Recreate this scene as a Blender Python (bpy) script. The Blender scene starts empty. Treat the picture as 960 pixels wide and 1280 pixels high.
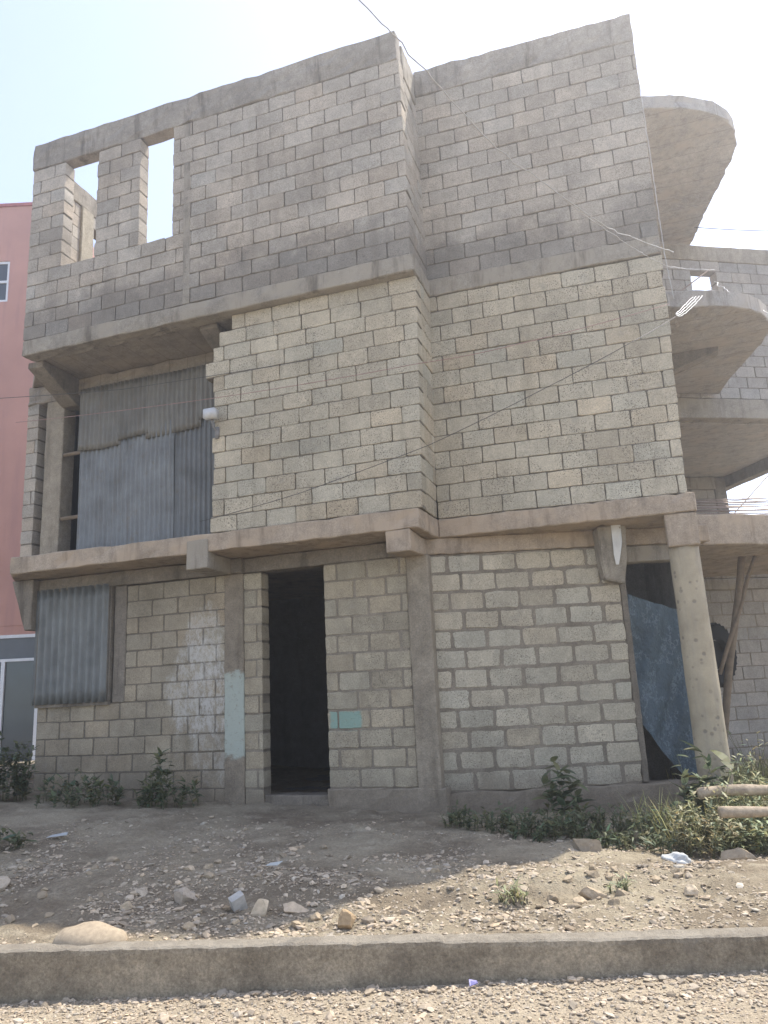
import bpy, bmesh, math, random
from mathutils import Vector, Matrix, noise
from math import sin, cos, radians, pi, exp, sqrt

scn = bpy.context.scene
COL = scn.collection
R = random.Random(7)

# ------------------------------------------------------------------ helpers
def clamp(x, a=0.0, b=1.0): return max(a, min(b, x))
def nz(x, y, z=0.0, s=1.0): return noise.noise(Vector((x*s, y*s, z*s)))

def tag(o, label=None, cat=None, group=None, kind=None):
    if label: o['label'] = label
    if cat: o['category'] = cat
    if group: o['group'] = group
    if kind: o['kind'] = kind
    return o

def empty(name, loc=(0, 0, 0), rz=0.0):
    o = bpy.data.objects.new(name, None); COL.objects.link(o)
    o.location = loc; o.rotation_euler = (0, 0, rz); o.empty_display_size = .2
    return o

class MB:
    """collects verts/faces with a tone per vertex and a material slot per face"""
    def __init__(s): s.v = []; s.f = []; s.t = []; s.m = []
    def add(s, vs, fs, tone=(1, 1, 1), mi=0):
        b = len(s.v); s.v += [tuple(p) for p in vs]; s.t += [tone]*len(vs)
        for f in fs: s.f.append([i+b for i in f]); s.m.append(mi)
    def box(s, a, b, tone=(1, 1, 1), mi=0):
        x0, y0, z0 = a; x1, y1, z1 = b
        s.add([(x0,y0,z0),(x1,y0,z0),(x1,y1,z0),(x0,y1,z0),(x0,y0,z1),(x1,y0,z1),(x1,y1,z1),(x0,y1,z1)],
              [(3,2,1,0),(4,5,6,7),(0,1,5,4),(1,2,6,5),(2,3,7,6),(3,0,4,7)], tone, mi)
    def tube(s, pts, r, n=6, tone=(1, 1, 1), mi=0, cap=True):
        pts = [Vector(p) for p in pts]; N = len(pts); rings = []
        rr = r if hasattr(r, '__len__') else [r]*N
        up = Vector((0.13, 0.21, 1)); vs = []; fs = []
        for i, p in enumerate(pts):
            t = (pts[min(i+1, N-1)] - pts[max(i-1, 0)]).normalized()
            a = t.cross(up)
            if a.length < 1e-3: a = t.cross(Vector((1, 0, 0)))
            a.normalize(); b = t.cross(a)
            for k in range(n):
                q = 2*pi*k/n; vs.append(p + (a*cos(q) + b*sin(q))*rr[i])
        for i in range(N-1):
            for k in range(n):
                k2 = (k+1) % n
                fs.append((i*n+k, i*n+k2, (i+1)*n+k2, (i+1)*n+k))
        if cap: fs += [tuple(range(n-1, -1, -1)), tuple((N-1)*n+k for k in range(n))]
        s.add(vs, fs, tone, mi)
    def build(s, name, mats, parent=None, smooth=False, xf=None):
        me = bpy.data.meshes.new(name)
        vv = s.v if xf is None else [tuple(xf @ Vector(p)) for p in s.v]
        me.from_pydata(vv, [], s.f)
        ca = me.color_attributes.new('tone', 'FLOAT_COLOR', 'POINT')
        flat = []
        for t in s.t: flat += [t[0], t[1], t[2], 1.0]
        ca.data.foreach_set('color', flat)
        if not isinstance(mats, (list, tuple)): mats = [mats]
        for m in mats: me.materials.append(m)
        me.polygons.foreach_set('material_index', s.m)
        if smooth: me.polygons.foreach_set('use_smooth', [True]*len(s.f))
        me.update()
        o = bpy.data.objects.new(name, me); COL.objects.link(o)
        if parent: o.parent = parent
        return o

def obj_from_bm(name, bm, mats, parent=None, smooth=False, tone=None):
    me = bpy.data.meshes.new(name); bm.normal_update(); bm.to_mesh(me); bm.free()
    ca = me.color_attributes.new('tone', 'FLOAT_COLOR', 'POINT')
    ca.data.foreach_set('color', [1.0]*4*len(me.vertices))
    if not isinstance(mats, (list, tuple)): mats = [mats]
    for m in mats: me.materials.append(m)
    if smooth: me.polygons.foreach_set('use_smooth', [True]*len(me.polygons))
    o = bpy.data.objects.new(name, me); COL.objects.link(o)
    if parent: o.parent = parent
    return o

def rough_prism(name, poly, z0, z1, mat, parent, amp=.014, step=.07, seed=0.0, bevel=.012, zf=None, M=None):
    """a cast concrete member: plan polygon extruded, cut up and given an uneven surface and edges"""
    bm = bmesh.new()
    bot = [bm.verts.new((p[0], p[1], z0)) for p in poly]
    top = [bm.verts.new((p[0], p[1], z1)) for p in poly]
    n = len(poly)
    bm.faces.new(bot[::-1]); bm.faces.new(top)
    for i in range(n):
        j = (i+1) % n; bm.faces.new((bot[i], bot[j], top[j], top[i]))
    bmesh.ops.recalc_face_normals(bm, faces=bm.faces)
    if bevel: bmesh.ops.bevel(bm, geom=list(bm.edges), offset=bevel, segments=1, affect='EDGES')
    for it in range(5):
        es = [e for e in bm.edges if e.calc_length() > step*1.6]
        if not es: break
        bmesh.ops.subdivide_edges(bm, edges=es, cuts=1, use_grid_fill=True)
        bmesh.ops.triangulate(bm, faces=[f for f in bm.faces if len(f.verts) > 4])
    bm.normal_update()
    for v in bm.verts:
        if zf: v.co.z += zf(v.co.x, v.co.y, v.co.z)
        p = v.co; k = seed*7.31
        d = Vector((noise.noise(p*4+Vector((k,0,0))), noise.noise(p*4+Vector((0,k,9))), noise.noise(p*4+Vector((5,k,k)))))
        d2 = Vector((noise.noise(p*14+Vector((k,3,0))), noise.noise(p*14+Vector((3,k,9))), noise.noise(p*14+Vector((5,2,k)))))
        d3 = Vector((noise.noise(p*37), noise.noise(p*37+Vector((9,1,0))), noise.noise(p*37+Vector((1,9,4)))))
        q_ = v.normal.copy(); chip_ = max(0, noise.noise(p*5+Vector((k, 2, k)))-.3)*max(0, noise.noise(p*16+Vector((2, k, 1)))+.25)
        v.co += d*amp*.42 + d2*amp*.6 + d3*amp*.42 - q_*chip_*amp*6
    if M is not None: bm.transform(M)
    return obj_from_bm(name, bm, mat, parent)

# ------------------------------------------------------------------ materials
class NT:
    def __init__(s, name):
        s.mat = bpy.data.materials.new(name); s.mat.use_nodes = True
        s.t = s.mat.node_tree; s.t.nodes.clear()
        s.out = s.n('ShaderNodeOutputMaterial'); s.b = s.n('ShaderNodeBsdfPrincipled')
        s.l(s.b.outputs[0], s.out.inputs[0])
        s.co = s.n('ShaderNodeTexCoord').outputs['Object']
    def n(s, typ, **k):
        x = s.t.nodes.new(typ)
        for a, b in k.items(): setattr(x, a, b)
        return x
    def l(s, a, b): s.t.links.new(a, b)
    def val(s, sock, v):
        if hasattr(v, 'links') or isinstance(v, bpy.types.NodeSocket): s.l(v, sock)
        else: sock.default_value = v
    def math(s, op, a, b=0.0, c=0.0, cl=False):
        x = s.n('ShaderNodeMath', operation=op); x.use_clamp = cl
        s.val(x.inputs[0], a); s.val(x.inputs[1], b); s.val(x.inputs[2], c); return x.outputs[0]
    def noise(s, scale, detail=4, rough=.6, vec=None, w=None):
        x = s.n('ShaderNodeTexNoise'); x.inputs['Scale'].default_value = scale
        x.inputs['Detail'].default_value = detail; x.inputs['Roughness'].default_value = rough
        s.l(vec if vec is not None else s.co, x.inputs['Vector']); return x.outputs[0]
    def vor(s, scale, vec=None, feature='F1'):
        x = s.n('ShaderNodeTexVoronoi', feature=feature); x.inputs['Scale'].default_value = scale
        s.l(vec if vec is not None else s.co, x.inputs['Vector']); return x.outputs['Distance']
    def mapr(s, v, a, b, c=0.0, d=1.0, smooth=True):
        x = s.n('ShaderNodeMapRange'); x.interpolation_type = 'SMOOTHSTEP' if smooth else 'LINEAR'
        s.val(x.inputs[0], v); 
        for i, q in zip((1, 2, 3, 4), (a, b, c, d)): x.inputs[i].default_value = q
        return x.outputs[0]
    def mix(s, fac, a, b, typ='MIX'):
        x = s.n('ShaderNodeMix', data_type='RGBA', blend_type=typ)
        s.val(x.inputs[0], fac)
        for sock, q in ((x.inputs[6], a), (x.inputs[7], b)):
            if isinstance(q, bpy.types.NodeSocket): s.l(q, sock)
            else: sock.default_value = (q[0], q[1], q[2], 1)
        return x.outputs[2]
    def scale(s, col, f):
        x = s.n('ShaderNodeVectorMath', operation='SCALE'); 
        if isinstance(col, bpy.types.NodeSocket): s.l(col, x.inputs[0])
        else: x.inputs[0].default_value = col
        s.val(x.inputs[3], f); return x.outputs[0]
    def sep(s, v=None):
        x = s.n('ShaderNodeSeparateXYZ'); s.l(v if v is not None else s.co, x.inputs[0]); return x.outputs
    def vscale(s, sc, v=None):
        x = s.n('ShaderNodeVectorMath', operation='MULTIPLY'); s.l(v if v is not None else s.co, x.inputs[0])
        x.inputs[1].default_value = sc; return x.outputs[0]
    def attr(s): return s.n('ShaderNodeVertexColor', layer_name='tone').outputs[0]
    def bump(s, h, strength=.5, dist=.01, prev=None):
        x = s.n('ShaderNodeBump'); x.inputs['Strength'].default_value = strength
        x.inputs['Distance'].default_value = dist; s.l(h, x.inputs['Height'])
        if prev is not None: s.l(prev, x.inputs['Normal'])
        s.l(x.outputs[0], s.b.inputs['Normal']); return x.outputs[0]
    def fin(s, col, rough=.9, spec=.2, metal=0.0):
        if isinstance(col, bpy.types.NodeSocket): s.l(col, s.b.inputs['Base Color'])
        else: s.b.inputs['Base Color'].default_value = (*col, 1)
        s.val(s.b.inputs['Roughness'], rough); s.b.inputs['Specular IOR Level'].default_value = spec
        s.b.inputs['Metallic'].default_value = metal
        return s.mat
    def patch(s, cu, hu, cz, hz, rag=.35, nscale=5.0):
        """ragged-edged rectangle in local x (along the front) and z"""
        o = s.sep()
        a = s.math('DIVIDE', s.math('ABSOLUTE', s.math('SUBTRACT', o[0], cu)), hu)
        b = s.math('DIVIDE', s.math('ABSOLUTE', s.math('SUBTRACT', o[2], cz)), hz)
        m = s.math('MAXIMUM', a, b)
        q = s.math('ADD', m, s.math('MULTIPLY', s.math('SUBTRACT', s.noise(nscale, 6, .7), .5), rag*2))
        return s.mapr(q, .9, 1.06, 1, 0)

def block_mat(name, col, dark=None, pits=.5, damp=None, lime=None, mint=None, dirt=.35, foot=None):
    m = NT(name)
    c = m.mix(1.0, m.attr(), (*col, 1), 'MULTIPLY')
    big = m.mapr(m.noise(.9, 6, .65), .3, .72, 1.13, 1-dirt, False)
    mid = m.mapr(m.noise(7, 6, .75), .25, .75, 1.14, .8, False)
    fine = m.mapr(m.noise(64, 4, .8), .3, .7, .68, 1.28, False)
    c = m.scale(c, m.math('MULTIPLY', m.math('MULTIPLY', big, mid), fine))
    # rain runs: noise drawn out downwards
    run = m.mapr(m.noise(1.0, 5, .6, m.vscale((4.0, 4.0, .45))), .52, .75, 0, .38)
    c = m.mix(run, c, (col[0]*.5, col[1]*.48, col[2]*.45))
    pit = m.vor(50); gate = m.mapr(m.noise(2.6, 3), .36, .6)
    pm = m.math('MULTIPLY', m.mapr(pit, .16, .32, 1, 0), m.math('MULTIPLY', gate, pits))
    c = m.mix(pm, c, (.1, .084, .066))
    if damp:        # damp grey tide mark between two heights
        z = m.math('ADD', m.sep()[2], m.math('MULTIPLY', m.math('SUBTRACT', m.noise(1.5, 7, .75), .5), 1.5))
        k = m.math('MULTIPLY', m.mapr(z, damp[0]-.3, damp[0]+.05), m.mapr(z, damp[1]-.3, damp[1]+.25, 1, 0))
        c = m.mix(m.math('MULTIPLY', k, damp[2]), c, (.085, .08, .074))
    sm = m.mapr(m.noise(4.2, 7, .8), .56, .68, 0, .5)      # smeared mortar
    c = m.mix(sm, c, (.33, .295, .24))
    if foot:        # earth splashed on the lowest courses
        z = m.math('ADD', m.sep()[2], m.math('MULTIPLY', m.math('SUBTRACT', m.noise(3, 5, .65), .5), .7))
        c = m.mix(m.math('MULTIPLY', m.mapr(z, foot-.35, foot+.25, 1, 0), .55), c, (.17, .13, .095))
    if lime:
        for (a, b, d, e, st) in lime:
            o = m.sep(); dx = m.math('DIVIDE', m.math('SUBTRACT', o[0], a), b); dz = m.math('DIVIDE', m.math('SUBTRACT', o[2], d), e)
            rad = m.math('SQRT', m.math('ADD', m.math('MULTIPLY', dx, dx), m.math('MULTIPLY', dz, dz)))
            rad = m.math('ADD', rad, m.math('MULTIPLY', m.math('SUBTRACT', m.noise(2.4, 7, .7), .5), 1.7))
            k = m.math('MULTIPLY', m.mapr(rad, .75, 1.05, 1, 0), m.mapr(m.noise(1.0, 8, .85, m.vscale((11, 11, 6))), .42, .6, .1, 1))
            c = m.mix(m.math('MULTIPLY', k, st), c, (.56, .535, .48))
    if mint:
        for (a, b, d, e, colr) in mint: c = m.mix(m.math('MULTIPLY', m.math('MULTIPLY', m.patch(a, b, d, e, .3, 6), m.mapr(m.noise(16, 7, .8), .32, .45, .1, 1)), .9), c, colr)
    h = m.math('ADD', m.math('MULTIPLY', m.noise(120, 4, .7), .5), m.math('MULTIPLY', m.noise(18, 5, .7), .7))
    h = m.math('SUBTRACT', h, m.math('MULTIPLY', pm, .9))
    m.bump(h, .85, .011)
    return m.fin(c, .93, .15)

def concrete_mat(name, col, stain=.5, warm=None, boards=None, mint=None, foot=None, bump=.5):
    m = NT(name)
    big = m.mapr(m.noise(1.6, 7, .65), .28, .74, 1.2, .7, False)
    mid = m.mapr(m.noise(9, 7, .8), .25, .75, 1.25, .7, False)
    fine = m.mapr(m.noise(60, 4, .8), .3, .7, .7, 1.26, False)
    c = m.scale(col, m.math('MULTIPLY', m.math('MULTIPLY', big, mid), fine))
    if warm: c = m.mix(m.mapr(m.noise(2.2, 5, .6), .42, .66), c, warm)
    run = m.mapr(m.noise(1.0, 6, .65, m.vscale((5.5, 5.5, .8))), .5, .72, 0, stain)
    c = m.mix(run, c, (col[0]*.32, col[1]*.3, col[2]*.28))
    if boards:      # marks of the formwork boards
        o = m.sep(); w = m.math('FRACT', m.math('MULTIPLY', o[boards[0]], boards[1]))
        ln = m.mapr(m.math('ABSOLUTE', m.math('SUBTRACT', w, .5)), .46, .5)
        c = m.mix(m.math('MULTIPLY', ln, .5), c, (col[0]*.45, col[1]*.43, col[2]*.4))
    if foot:
        z = m.math('ADD', m.sep()[2], m.math('MULTIPLY', m.math('SUBTRACT', m.noise(3, 5, .65), .5), .7))
        c = m.mix(m.math('MULTIPLY', m.mapr(z, foot-.35, foot+.25, 1, 0), .5), c, (.17, .13, .095))
    if mint:
        for (a, b, d, e, colr) in mint: c = m.mix(m.math('MULTIPLY', m.math('MULTIPLY', m.patch(a, b, d, e, .3, 7), m.mapr(m.noise(13, 7, .8), .34, .46, .15, 1)), .9), c, colr)
    h = m.math('ADD', m.math('MULTIPLY', m.noise(60, 5, .7), .5), m.math('MULTIPLY', m.noise(9, 6, .7), 1.0))
    hole = m.math('MULTIPLY', m.mapr(m.vor(26), .1, .2, 1, 0), m.mapr(m.noise(3.1, 3), .45, .6))
    m.bump(m.math('SUBTRACT', h, hole), bump*1.3, .016)
    return m.fin(c, .92, .18)

def tone_mat(name, col, rough=.9, spec=.2, nscale=12, var=.3, bump=.4, metal=0.0, bs=40):
    m = NT(name)
    c = m.mix(1.0, m.attr(), (*col, 1), 'MULTIPLY')
    c = m.scale(c, m.mapr(m.noise(nscale, 5, .7), .25, .75, 1+var, 1-var, False))
    m.bump(m.noise(bs, 5, .7), bump, .006)
    return m.fin(c, rough, spec, metal)

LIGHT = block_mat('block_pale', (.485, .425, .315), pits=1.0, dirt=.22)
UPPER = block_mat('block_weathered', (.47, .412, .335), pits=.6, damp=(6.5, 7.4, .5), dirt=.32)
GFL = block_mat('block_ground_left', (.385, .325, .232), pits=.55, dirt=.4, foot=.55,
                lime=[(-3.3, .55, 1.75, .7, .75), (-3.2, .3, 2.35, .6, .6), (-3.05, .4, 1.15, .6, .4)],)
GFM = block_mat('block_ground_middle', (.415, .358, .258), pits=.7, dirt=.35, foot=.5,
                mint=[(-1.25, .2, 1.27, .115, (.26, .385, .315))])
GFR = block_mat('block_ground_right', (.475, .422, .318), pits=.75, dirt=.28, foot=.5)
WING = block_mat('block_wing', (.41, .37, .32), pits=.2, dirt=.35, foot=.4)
MORT_GL = block_mat('mortar_ground_left', (.2, .168, .125), pits=.1, foot=.55, lime=[(-3.3, .55, 1.75, .7, .4), (-3.2, .3, 2.35, .6, .3)])
MORT_D = concrete_mat('mortar_dark', (.21, .182, .14), .3)
MORT_U = concrete_mat('mortar_weathered', (.21, .182, .145), .3)
MORT_G = concrete_mat('mortar_ground', (.265, .225, .17), .3, foot=.5)
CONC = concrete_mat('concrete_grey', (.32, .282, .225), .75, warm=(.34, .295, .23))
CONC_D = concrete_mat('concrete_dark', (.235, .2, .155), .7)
CONC_W = concrete_mat('concrete_warm', (.4, .32, .235), .55, warm=(.44, .34, .24))
CONC_C = concrete_mat('concrete_column', (.32, .27, .2), .45, foot=.5)
CONC_M = concrete_mat('concrete_column_mint', (.28, .232, .17), .5, mint=[(-2.78, .2, 1.4, .52, (.42, .455, .385))])
SOFF = concrete_mat('concrete_soffit', (.3, .26, .21), .4, boards=(0, 3.2), warm=(.34, .285, .22))
BALC = concrete_mat('concrete_balcony', (.38, .35, .31), .45, boards=(1, 2.6), warm=(.4, .35, .29))
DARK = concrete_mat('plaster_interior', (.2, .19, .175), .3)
def kerb_mat():
    m = NT('kerb_concrete')
    c = m.scale((.42, .35, .25), m.math('MULTIPLY', m.mapr(m.noise(1.7, 7, .7), .28, .72, 1.3, .62, False), m.math('MULTIPLY', m.mapr(m.noise(10, 7, .85), .25, .75, 1.4, .6, False), m.mapr(m.noise(55, 4, .8), .3, .7, .62, 1.35, False))))
    c = m.mix(m.mapr(m.noise(1.0, 6, .7, m.vscale((1.6, 1, 2.5))), .52, .68, 0, .6), c, (.18, .15, .11))
    c = m.mix(m.mapr(m.noise(1.0, 6, .7, m.vscale((2.2, 1, 1.5))), .56, .7, 0, .5), c, (.31, .27, .21))
    ge = m.n('ShaderNodeNewGeometry'); up = m.sep(ge.outputs['Normal'])[2]
    up = m.math('ADD', up, m.math('MULTIPLY', m.math('SUBTRACT', m.noise(16, 5, .7), .5), .5))
    dust = m.mix(m.mapr(m.noise(7, 5, .7), .35, .65), (.45, .395, .31), (.34, .295, .23))
    c = m.mix(m.mapr(up, .5, .8), c, dust)      # trodden, dust-pale top
    m.bump(m.math('ADD', m.math('MULTIPLY', m.noise(48, 6, .8), .8), m.noise(12, 7, .8)), 1.0, .02)
    return m.fin(c, .93, .15)
KERB = kerb_mat()

# ------------------------------------------------------------------ camera
PITCH, ROLL, EYE = radians(13.1), radians(-2.86), 1.6
Fw = Vector((0, cos(PITCH), sin(PITCH))); Up = Vector((0, -sin(PITCH), cos(PITCH))); Rt = Vector((1, 0, 0))
Rx = Rt*cos(ROLL) + Up*sin(ROLL); Ux = -Rt*sin(ROLL) + Up*cos(ROLL)
cd = bpy.data.cameras.new('camera'); cam = bpy.data.objects.new('camera', cd); COL.objects.link(cam)
cam.matrix_world = Matrix(((Rx.x, Ux.x, -Fw.x, 0), (Rx.y, Ux.y, -Fw.y, 0), (Rx.z, Ux.z, -Fw.z, EYE), (0, 0, 0, 1)))
cd.sensor_fit = 'VERTICAL'; cd.sensor_height = 32; cd.lens = 24; cd.clip_end = 6000; cd.clip_start = .05
scn.camera = cam

# ------------------------------------------------------------------ light
SAZ, SEL = radians(53), radians(60)
S = Vector((sin(SAZ)*cos(SEL), cos(SAZ)*cos(SEL), sin(SEL)))
w = bpy.data.worlds.new('World'); scn.world = w; w.use_nodes = True
nt = w.node_tree; bg = nt.nodes['Background']
sky = nt.nodes.new('ShaderNodeTexSky'); sky.sky_type = 'NISHITA'; sky.sun_disc = False
sky.sun_elevation = SEL; sky.sun_rotation = SAZ; sky.altitude = 1800; sky.air_density = 1.0; sky.dust_density = 2.5; sky.ozone_density = 1.0
hs = nt.nodes.new('ShaderNodeHueSaturation'); hs.inputs['Hue'].default_value = .508; hs.inputs['Saturation'].default_value = .72   # thick dry-season dust: a whitish sky
nt.links.new(sky.outputs[0], hs.inputs['Color']); nt.links.new(hs.outputs[0], bg.inputs[0]); bg.inputs[1].default_value = .15
sl = bpy.data.lights.new('sun', 'SUN'); sl.energy = 2.4; sl.angle = radians(.53); sl.color = (1, .94, .85)
so = bpy.data.objects.new('sun', sl); COL.objects.link(so); so.rotation_euler = S.to_track_quat('Z', 'Y').to_euler(); so.location = (20, 12, 30)
scn.view_settings.view_transform = 'Standard'; scn.view_settings.look = 'None'
scn.view_settings.exposure = 1.56; scn.view_settings.gamma = 1
scn.view_settings.use_curve_mapping = False
scn.cycles.max_bounces = 6; scn.cycles.diffuse_bounces = 4; scn.cycles.use_denoising = True

# ------------------------------------------------------------------ the building's own axes
OX, OY, RA = 0.4307, 8.6856, radians(18)
def L(x, y):            # street axes -> building axes
    dx, dy = x-OX, y-OY
    return (dx*cos(RA) - dy*sin(RA), dx*sin(RA) + dy*cos(RA))
def Lp(p): u, v = L(p[0], p[1]); return (u, v, p[2])
def Wd(u, v): return (OX + u*cos(RA) + v*sin(RA), OY - u*sin(RA) + v*cos(RA))

bld = empty('unfinished_building', (OX, OY, 0), -RA)
tag(bld, 'unfinished three storey grey concrete block building with open doorway and roofless top floor', 'building')

def block_wall(name, org, ang, u0, u1, z0, z1, mats, seed=0, course=.215, length=.405, gap=.011, bed=.011, recess=.022, bedr=.009,
               thick=.2, openings=(), jit=.0045, lean=None, sag=0.0, tonev=.05, chip=.0055, warmth=.018, drop=0.0, off=.5):
    """one storey's facade of separately laid hollow blocks; u0/u1 may be functions of z"""
    r = random.Random(seed); mb = MB(); t = radians(ang)
    dx, dy = cos(t), sin(t); nx, ny = -sin(t), cos(t)
    f0 = u0 if callable(u0) else (lambda z: u0); f1 = u1 if callable(u1) else (lambda z: u1)
    def T(u, d, z):
        d = d + (lean(z) if lean else 0)
        z = z + sag*nz(u*.5, seed)
        return (org[0] + dx*u + nx*d, org[1] + dy*u + ny*d, z)
    n = max(1, round((z1-z0)/course)); ch = (z1-z0)/n
    for i in range(n):
        za, zb = z0 + i*ch, z0 + (i+1)*ch; zc = (za+zb)/2
        iv = [(f0(zc), f1(zc))]
        for (a, b, c, d) in openings:
            if c < zc < d:
                q = []
                for (p, s_) in iv:
                    if a > p + .02: q.append((p, min(a, s_)))
                    if b < s_ - .02: q.append((max(b, p), s_))
                    if not (a > p+.02 or b < s_-.02) and (b <= p or a >= s_): q.append((p, s_))
                iv = [x for x in q if x[1]-x[0] > .03]
        for (a, b) in iv:
            # mortar core
            e = .004
            P = [T(a+e, recess, za), T(b-e, recess, za), T(b-e, thick-recess, za), T(a+e, thick-recess, za),
                 T(a+e, recess, zb), T(b-e, recess, zb), T(b-e, thick-recess, zb), T(a+e, thick-recess, zb)]
            mb.add(P, [(3,2,1,0),(4,5,6,7),(0,1,5,4),(1,2,6,5),(2,3,7,6),(3,0,4,7)], (1, 1, 1), 1)
            if i:       # the bed joint, fuller than the upright ones
                hb = bed*.62; P = [T(a+e, bedr, za-hb), T(b-e, bedr, za-hb), T(b-e, thick-bedr, za-hb), T(a+e, thick-bedr, za-hb),
                     T(a+e, bedr, za+hb), T(b-e, bedr, za+hb), T(b-e, thick-bedr, za+hb), T(a+e, thick-bedr, za+hb)]
                mb.add(P, [(3,2,1,0),(4,5,6,7),(0,1,5,4),(1,2,6,5),(2,3,7,6),(3,0,4,7)], (1, 1, 1), 1)
            st = a - ((i % 2)*off*length + r.uniform(0, .05)) - length*.0
            if abs(a - f0(zc)) > .05: st = f0(zc) - (i % 2)*off*length
            cuts = []; x = st
            while x < b:
                x2 = x + length*(1 + r.uniform(-.02, .02))
                p, q = max(x, a), min(x2, b)
                if q - p > .045: cuts.append([p, q])
                elif cuts and q > p: cuts[-1][1] = q
                x = x2
            for (p, q) in cuts:
                if drop and r.random() < drop: continue
                g = gap*r.uniform(.7, 1.4)/2; gb = bed*r.uniform(.7, 1.3)/2
                x0, x1, y0, y1 = p+g, q-g, za+gb, zb-gb
                if p <= a + 1e-6: x0 = p
                if q >= b - 1e-6: x1 = q
                k = 1 + r.gauss(0, tonev); wq = r.gauss(.006, warmth)
                if r.random() < .05: k *= .88
                tone = (k*(1+wq), k, k*(1-wq))
                c = chip; dd = r.uniform(-.006, .005)
                # outline with chipped corners and wavering arrises
                cc = [c*r.uniform(1, 3.2) for _ in range(4)]
                def wv(): return r.uniform(-jit, jit)
                ol = []
                nxs = max(1, int((x1-x0)/.1))
                for s_ in range(nxs+1):
                    f = s_/nxs; xx = x0 + cc[0] + (x1-x0-cc[0]-cc[1])*f; ol.append((xx, y0+wv()))
                ol += [(x1+wv(), y0+cc[1]), (x1+wv(), (y0+y1)/2), (x1+wv(), y1-cc[2])]
                for s_ in range(nxs+1):
                    f = s_/nxs; xx = x1 - cc[2] - (x1-x0-cc[2]-cc[3])*f; ol.append((xx, y1+wv()))
                ol += [(x0+wv(), y1-cc[3]), (x0+wv(), (y0+y1)/2), (x0+wv(), y0+cc[0])]
                m_ = len(ol); mx, mz = (x0+x1)/2, (y0+y1)/2
                hx, hz = (x1-x0)/2, (y1-y0)/2
                fr = [T(mx+(a_-mx)*(1-c/hx), dd+r.uniform(-.0015, .0015), mz+(b_-mz)*(1-c/hz)) for a_, b_ in ol]
                md = [T(a_, dd+c*.9, b_) for a_, b_ in ol]
                bk = [T(a_, thick, b_) for a_, b_ in ol]
                fs = [tuple(range(m_))]
                for s_ in range(m_):
                    s2 = (s_+1) % m_
                    fs += [(s_, m_+s_, m_+s2, s2), (m_+s_, 2*m_+s_, 2*m_+s2, m_+s2)]
                fs.append(tuple(range(3*m_-1, 2*m_-1, -1)))
                mb.add(fr+md+bk, fs, tone, 0)
    return mb.build(name, mats, bld)

def beam(name, u0, u1, v0, v1, z0, z1, mat, amp=.012, seed=0, bevel=.012, step=.07, parent=None):
    return rough_prism(name, [(u0, v0), (u1, v0), (u1, v1), (u0, v1)], z0, z1, mat, parent or bld, amp, step, seed, bevel)

# ---- third floor (no roof)
FV = -.12
w3_open = [(-5.25, -4.66, 8.06, 9.8), (-3.9, -3.34, 8.04, 9.8)]
block_wall('block_wall', (0, FV), 0, -5.86, lambda z: .10+.015*nz(z, 3, 0, 9), 6.86, 9.735, [UPPER, MORT_U], 3, openings=w3_open, sag=.012)
beam('ring_beam', -5.88, .08, FV-.012, FV+.2, 9.735, 10.185, concrete_mat('ring_beam_concrete', (.31, .272, .22), .9), .026, 2)
beam('edge_beam', -5.86, .13, FV-.01, FV+.25, 6.625, 6.86, CONC, .016, 3)
# return of the projecting half, third floor, and its ring beam
block_wall('block_wall', (.10, FV+.2), 90, 0, .62, 6.86, 9.6, [UPPER, MORT_U], 4)
beam('ring_beam', -.1, .1, FV+.215, .74, 9.66, 10.15, CONC, .014, 4)
beam('edge_beam', -.12, .13, FV+.262, .66, 6.64, 6.86, CONC, .012, 5)
# left flank, seen from inside through the first window, with an opening of its own
block_wall('block_wall', (-5.86, 4.6), -90, 0, 4.45, 6.86, 9.6, [UPPER, MORT_U], 5, openings=[(1.3, 3.55, 8.2, 9.3)])
beam('ring_beam', -5.86, -5.64, FV+.22, 4.6, 9.6, 9.95, CONC, .015, 6)
beam('post', -5.87, -5.62, .72, 1.0, 8.2, 9.6, concrete_mat('post_concrete', (.42, .37, .28), .3), .008, 7)
# right half
RO = (0.035, .674)      # left end of the right facade, in building axes
block_wall('block_wall', RO, 2, .0, lambda z: 3.0+.012*(z-6.8)+.012*nz(z, 1, 0, 9), 6.9, 9.78, [UPPER, MORT_U], 6, sag=.012)
rt = radians(2)
def rq(u, d): return (RO[0] + u*cos(rt) - d*sin(rt), RO[1] + u*sin(rt) + d*cos(rt))
def rprism(name, u0, u1, d0, d1, z0, z1, mat, amp=.012, seed=0): 
    return rough_prism(name, [rq(u0, d0), rq(u1, d0), rq(u1, d1), rq(u0, d1)], z0, z1, mat, bld, amp, .07, seed)
rprism('ring_beam', .06, 3.04, -.01, .2, 9.78, 10.2, concrete_mat('ring_beam_concrete', (.33, .29, .238), .85), .022, 8)
rprism('edge_beam', .06, 3.0, -.018, .25, 6.66, 6.9, CONC, .014, 9)

# ---- second floor
lefts = [-2.79, -2.76, -2.77, -2.74, -2.73, -2.76, -2.72, -2.74, -2.73, -2.75, -2.86, -2.75, -2.66, -2.47]
def uL2(z):
    i = int(clamp((z-3.655)/.2121, 0, 13)); return lefts[i]
def uR2(z): return .015 + .105*(z-3.655)/2.97
block_wall('block_wall', (0, 0), 0, uL2, uR2, 3.655, 6.622, [LIGHT, MORT_D], 11, sag=.014)
block_wall('block_wall', (.12, .2), 90, 0, .5, 3.655, 6.63, [LIGHT, MORT_D], 12, lean=lambda z: .105*(1-(z-3.655)/2.97))
block_wall('block_wall', RO, 2, .0, lambda z: 2.9+.034*(z-3.7)+.035*nz(z, 7, 0, 5), 3.64, 6.65, [LIGHT, MORT_D], 13, sag=.016)
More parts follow.
